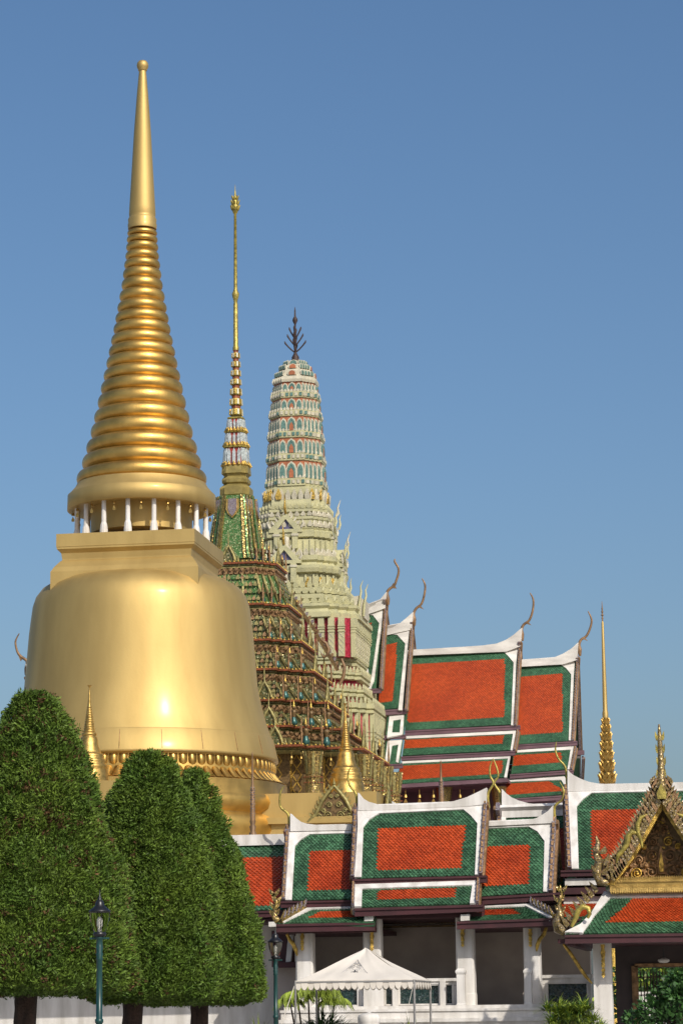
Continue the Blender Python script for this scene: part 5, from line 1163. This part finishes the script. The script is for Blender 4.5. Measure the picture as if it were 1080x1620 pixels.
# ---------------------------------------------------------------- white drum
P = at(583, 1603, 61.0); r_ = 17*mpp(P); b = MB()
b.lathe([(r_*.92,0),(r_*.95,.05),(r_,.3),(r_*1.02,P.z-.35),(r_*.97,P.z-.22),(r_*1.03,P.z-.20),(r_*1.03,P.z-.10),(r_*.95,P.z-.04),(r_*.5,P.z),(.01,P.z+.01)], P.x, 61.0, 32, 0, True)
root = thing('lidded_drum', (P.x, 61.0, 0), 'white round lidded drum standing in front of the tent', 'drum'); b.build('drum_body', WHITE, root)
b = MB(); b.lathe([(r_*.2,P.z+.005),(r_*.2,P.z+.03),(r_*.05,P.z+.035)], P.x, 61.0, 12, 0); b.build('lid_knob', GREYINK, root)

# ---------------------------------------------------------------- plants
def blades(cnt, c, rx, rz_, L0, wid, seed, upb=.6, droop=.5, seg=3):
    r = np.random.default_rng(seed); V_ = []
    for i in range(cnt):
        a = r.random()*6.283; rr = math.sqrt(r.random()); p = np.array([c[0]+rx*rr*math.cos(a), c[1]+rx*rr*math.sin(a)*.8, c[2]+rz_*r.random()*(1.2-rr)])
        d = np.array([math.cos(a)*(.3+rr), math.sin(a)*(.3+rr), upb])+r.normal(size=3)*.35; d /= np.linalg.norm(d)
        s_ = np.cross(d, [0,0,1.0]); s_ /= max(1e-6, np.linalg.norm(s_)); L = L0*(.6+.6*r.random()); prev = p; w0 = wid
        for k in range(seg):
            d2 = d+np.array([0,0,-droop*(k+1)/seg]); d2 /= np.linalg.norm(d2); nx = prev+d2*L/seg; w1 = wid*(1-(k+1)/seg)+.002
            V_ += [prev-s_*w0, prev+s_*w0, nx+s_*w1, nx-s_*w1]; prev = nx; w0 = w1
    return V_
def plant(name, label, cat, base, V_, mats, midx=None, stems=(), part='foliage'):
    root = thing(name, base, label, cat); v_ = np.array(V_); n = len(v_)//4
    quads_object(part, v_, np.zeros(n, int) if midx is None else midx, mats, root, base)
    if stems:
        b = MB()
        for (p0, p1, r_) in stems: b.tube([p0, (V(p0)+V(p1))/2+V((.03,0,0)), p1], [r_, r_*.8, r_*.5], 7)
        b.build('stem', BARK, root)
    return root
P = at(905, 1577, 63.5); bs = (P.x, 63.5, 0); vv = []
for i in range(34):
    a = random.random()*6.28; rr = math.sqrt(random.random())*.66; vv += blades(80, (P.x+rr*math.cos(a)*1.08, 63.5+rr*math.sin(a), P.z-.25-.45*rr+random.uniform(-.3,.2)), .10, .15, .34, .016, 100+i, .8, .7)
plant('spiky_bush', 'round yellow-green spiky leaved bush in front of the gate column', 'bush', bs, vv, [LEAFY, LEAFD], (rng.random(len(vv)//4) < .25).astype(int), [(V((P.x,63.5,0)), V((P.x,63.5,P.z-.4)), .08)])
P = at(505, 1560, 67.0); vv = []; st = []
for (px_, py_, h_) in ((470,1572,.5),(487,1566,.6),(505,1562,.65),(512,1572,.6),(530,1582,.5),(458,1582,.45)):
    Q = at(px_, py_, 67.0); st.append((V((at(490+(px_-490)*.4,1640,67).x, 67, 0)), V((Q.x, 67, Q.z)), .035))
    for k in range(11):
        a = k*.571+px_; d = np.array([math.cos(a), math.sin(a), .55]); p = np.array([Q.x, 67, Q.z]); pr = p
        for s_ in range(6):
            dd = d+np.array([0,0,-.32*s_]); dd /= np.linalg.norm(dd); nx = pr+dd*h_*.16; sd = np.cross(dd, [0,0,1.]); sd /= np.linalg.norm(sd)
            for sg in (-1, 1):
                for f in (0, .5):
                    q = pr+(nx-pr)*f; e = q+sd*sg*.24*(1-.12*s_)+dd*.12+np.array([0,0,-.13]); vv += [q-dd*.022, q+dd*.022, e+dd*.008, e-dd*.008]
            pr = nx
plant('feather_palm', 'small yellow-green feather palm under the left side of the tent', 'palm', (P.x, 67.0, 0), vv, [LEAFY], None, st)
for (px_, py_, rx, cnt, nm, lb, mt, sd) in ((515,1600,.62,420,'dark_shrub','dark low shrub beneath the feather palm',[LEAFD],5),(412,1618,.28,160,'low_plant','low leafy plant by the foot of the smaller lamp post',[LEAFY],6),(645,1620,.35,160,'grass_tuft','small yellowish plant at the plinth right of the white drum',[LEAFY],7)):
    Q = at(px_, py_, 66.5); plant(nm, lb, 'plant', (Q.x, 66.5, 0), blades(cnt, (Q.x, 66.5, Q.z-.45), rx, .35, .42, .018, sd, .7, .6)+blades(cnt//2, (Q.x, 66.5, .1), rx*.8, Q.z-.5, .4, .02, sd+50, .5, .6), mt)
# broad leaved tree in front of the gate
def leafcloud(c, R_, cnt, L0, seed):
    r = np.random.default_rng(seed); V_ = []
    for i in range(cnt):
        d = r.normal(size=3); d /= np.linalg.norm(d); p = np.array(c)+d*np.array(R_)*(.55+.5*r.random()); q = d+np.array([0,-.2,-.3])+r.normal(size=3)*.5; q /= np.linalg.norm(q)
        s_ = np.cross(q, r.normal(size=3)); s_ /= np.linalg.norm(s_); L = L0*(.6+.7*r.random()); V_ += [p, p+q*L*.5+s_*L*.32, p+q*L, p+q*L*.5-s_*L*.32]
    return V_
T = at(1065, 1600, 58.0); vv = []; st = []
for i, (px_, py_, rr, dy) in enumerate(((1030,1600,.36,0),(1008,1612,.28,.2),(1060,1592,.30,.3),(1062,1560,.26,.1),(1075,1575,.34,-.2),(1072,1545,.20,.2),(1092,1555,.34,.1),(1050,1618,.45,-.3),(1090,1600,.5,.3),(1040,1580,.18,0))):
    Q = at(px_, py_, 58+dy); vv += leafcloud((Q.x, 58+dy, Q.z), (rr, rr, rr*.75), int(700*rr)+90, .115, 300+i); st.append((V((T.x, 58, .9)), V((Q.x, 58+dy, Q.z)), .03))
st.append((V((T.x, 58, 0)), V((T.x, 58, 1.0)), .07))
plant('broad_leaved_tree', 'young broad leaved tree before the gate doorway at the lower right', 'tree', (T.x, 58.0, 0), vv, [LEAFD], None, st, 'crown')
# greenery seen through the gate
vv = []; T = at(1050, 1580, 92)
for i in range(40):
    Q = at(random.uniform(985,1120), random.uniform(1525,1600), 92+random.uniform(-1.5,1.5)); vv += leafcloud((Q.x, Q.y, Q.z), (.7,.6,.5), 90, .22, 400+i)
vv += leafcloud((T.x, 92.5, 1.2), (3.2,.8,1.2), 900, .3, 470)
plant('hedge', 'leafy green hedge seen through the gate grille', 'hedge', (T.x, 92.0, 0), vv, [LEAFD, LEAFY], (rng.random(len(vv)//4) < .3).astype(int))
b = MB(); Q0, Q1 = at(1010, 1590, 84), at(1036, 1573, 84); b.box(Q0.x, Q1.x, 84, 84.3, 0, Q1.z); b.box(Q0.x-.05, Q1.x+.05, 83.95, 84.35, Q1.z, Q1.z+.08)
tag(b.build('low_wall', WHITE, None, ((Q0.x+Q1.x)/2, 84, 0)), 'short white wall glimpsed through the gate grille', 'wall')
for o in bpy.data.objects:
    if '_b' in o: del o['_b']
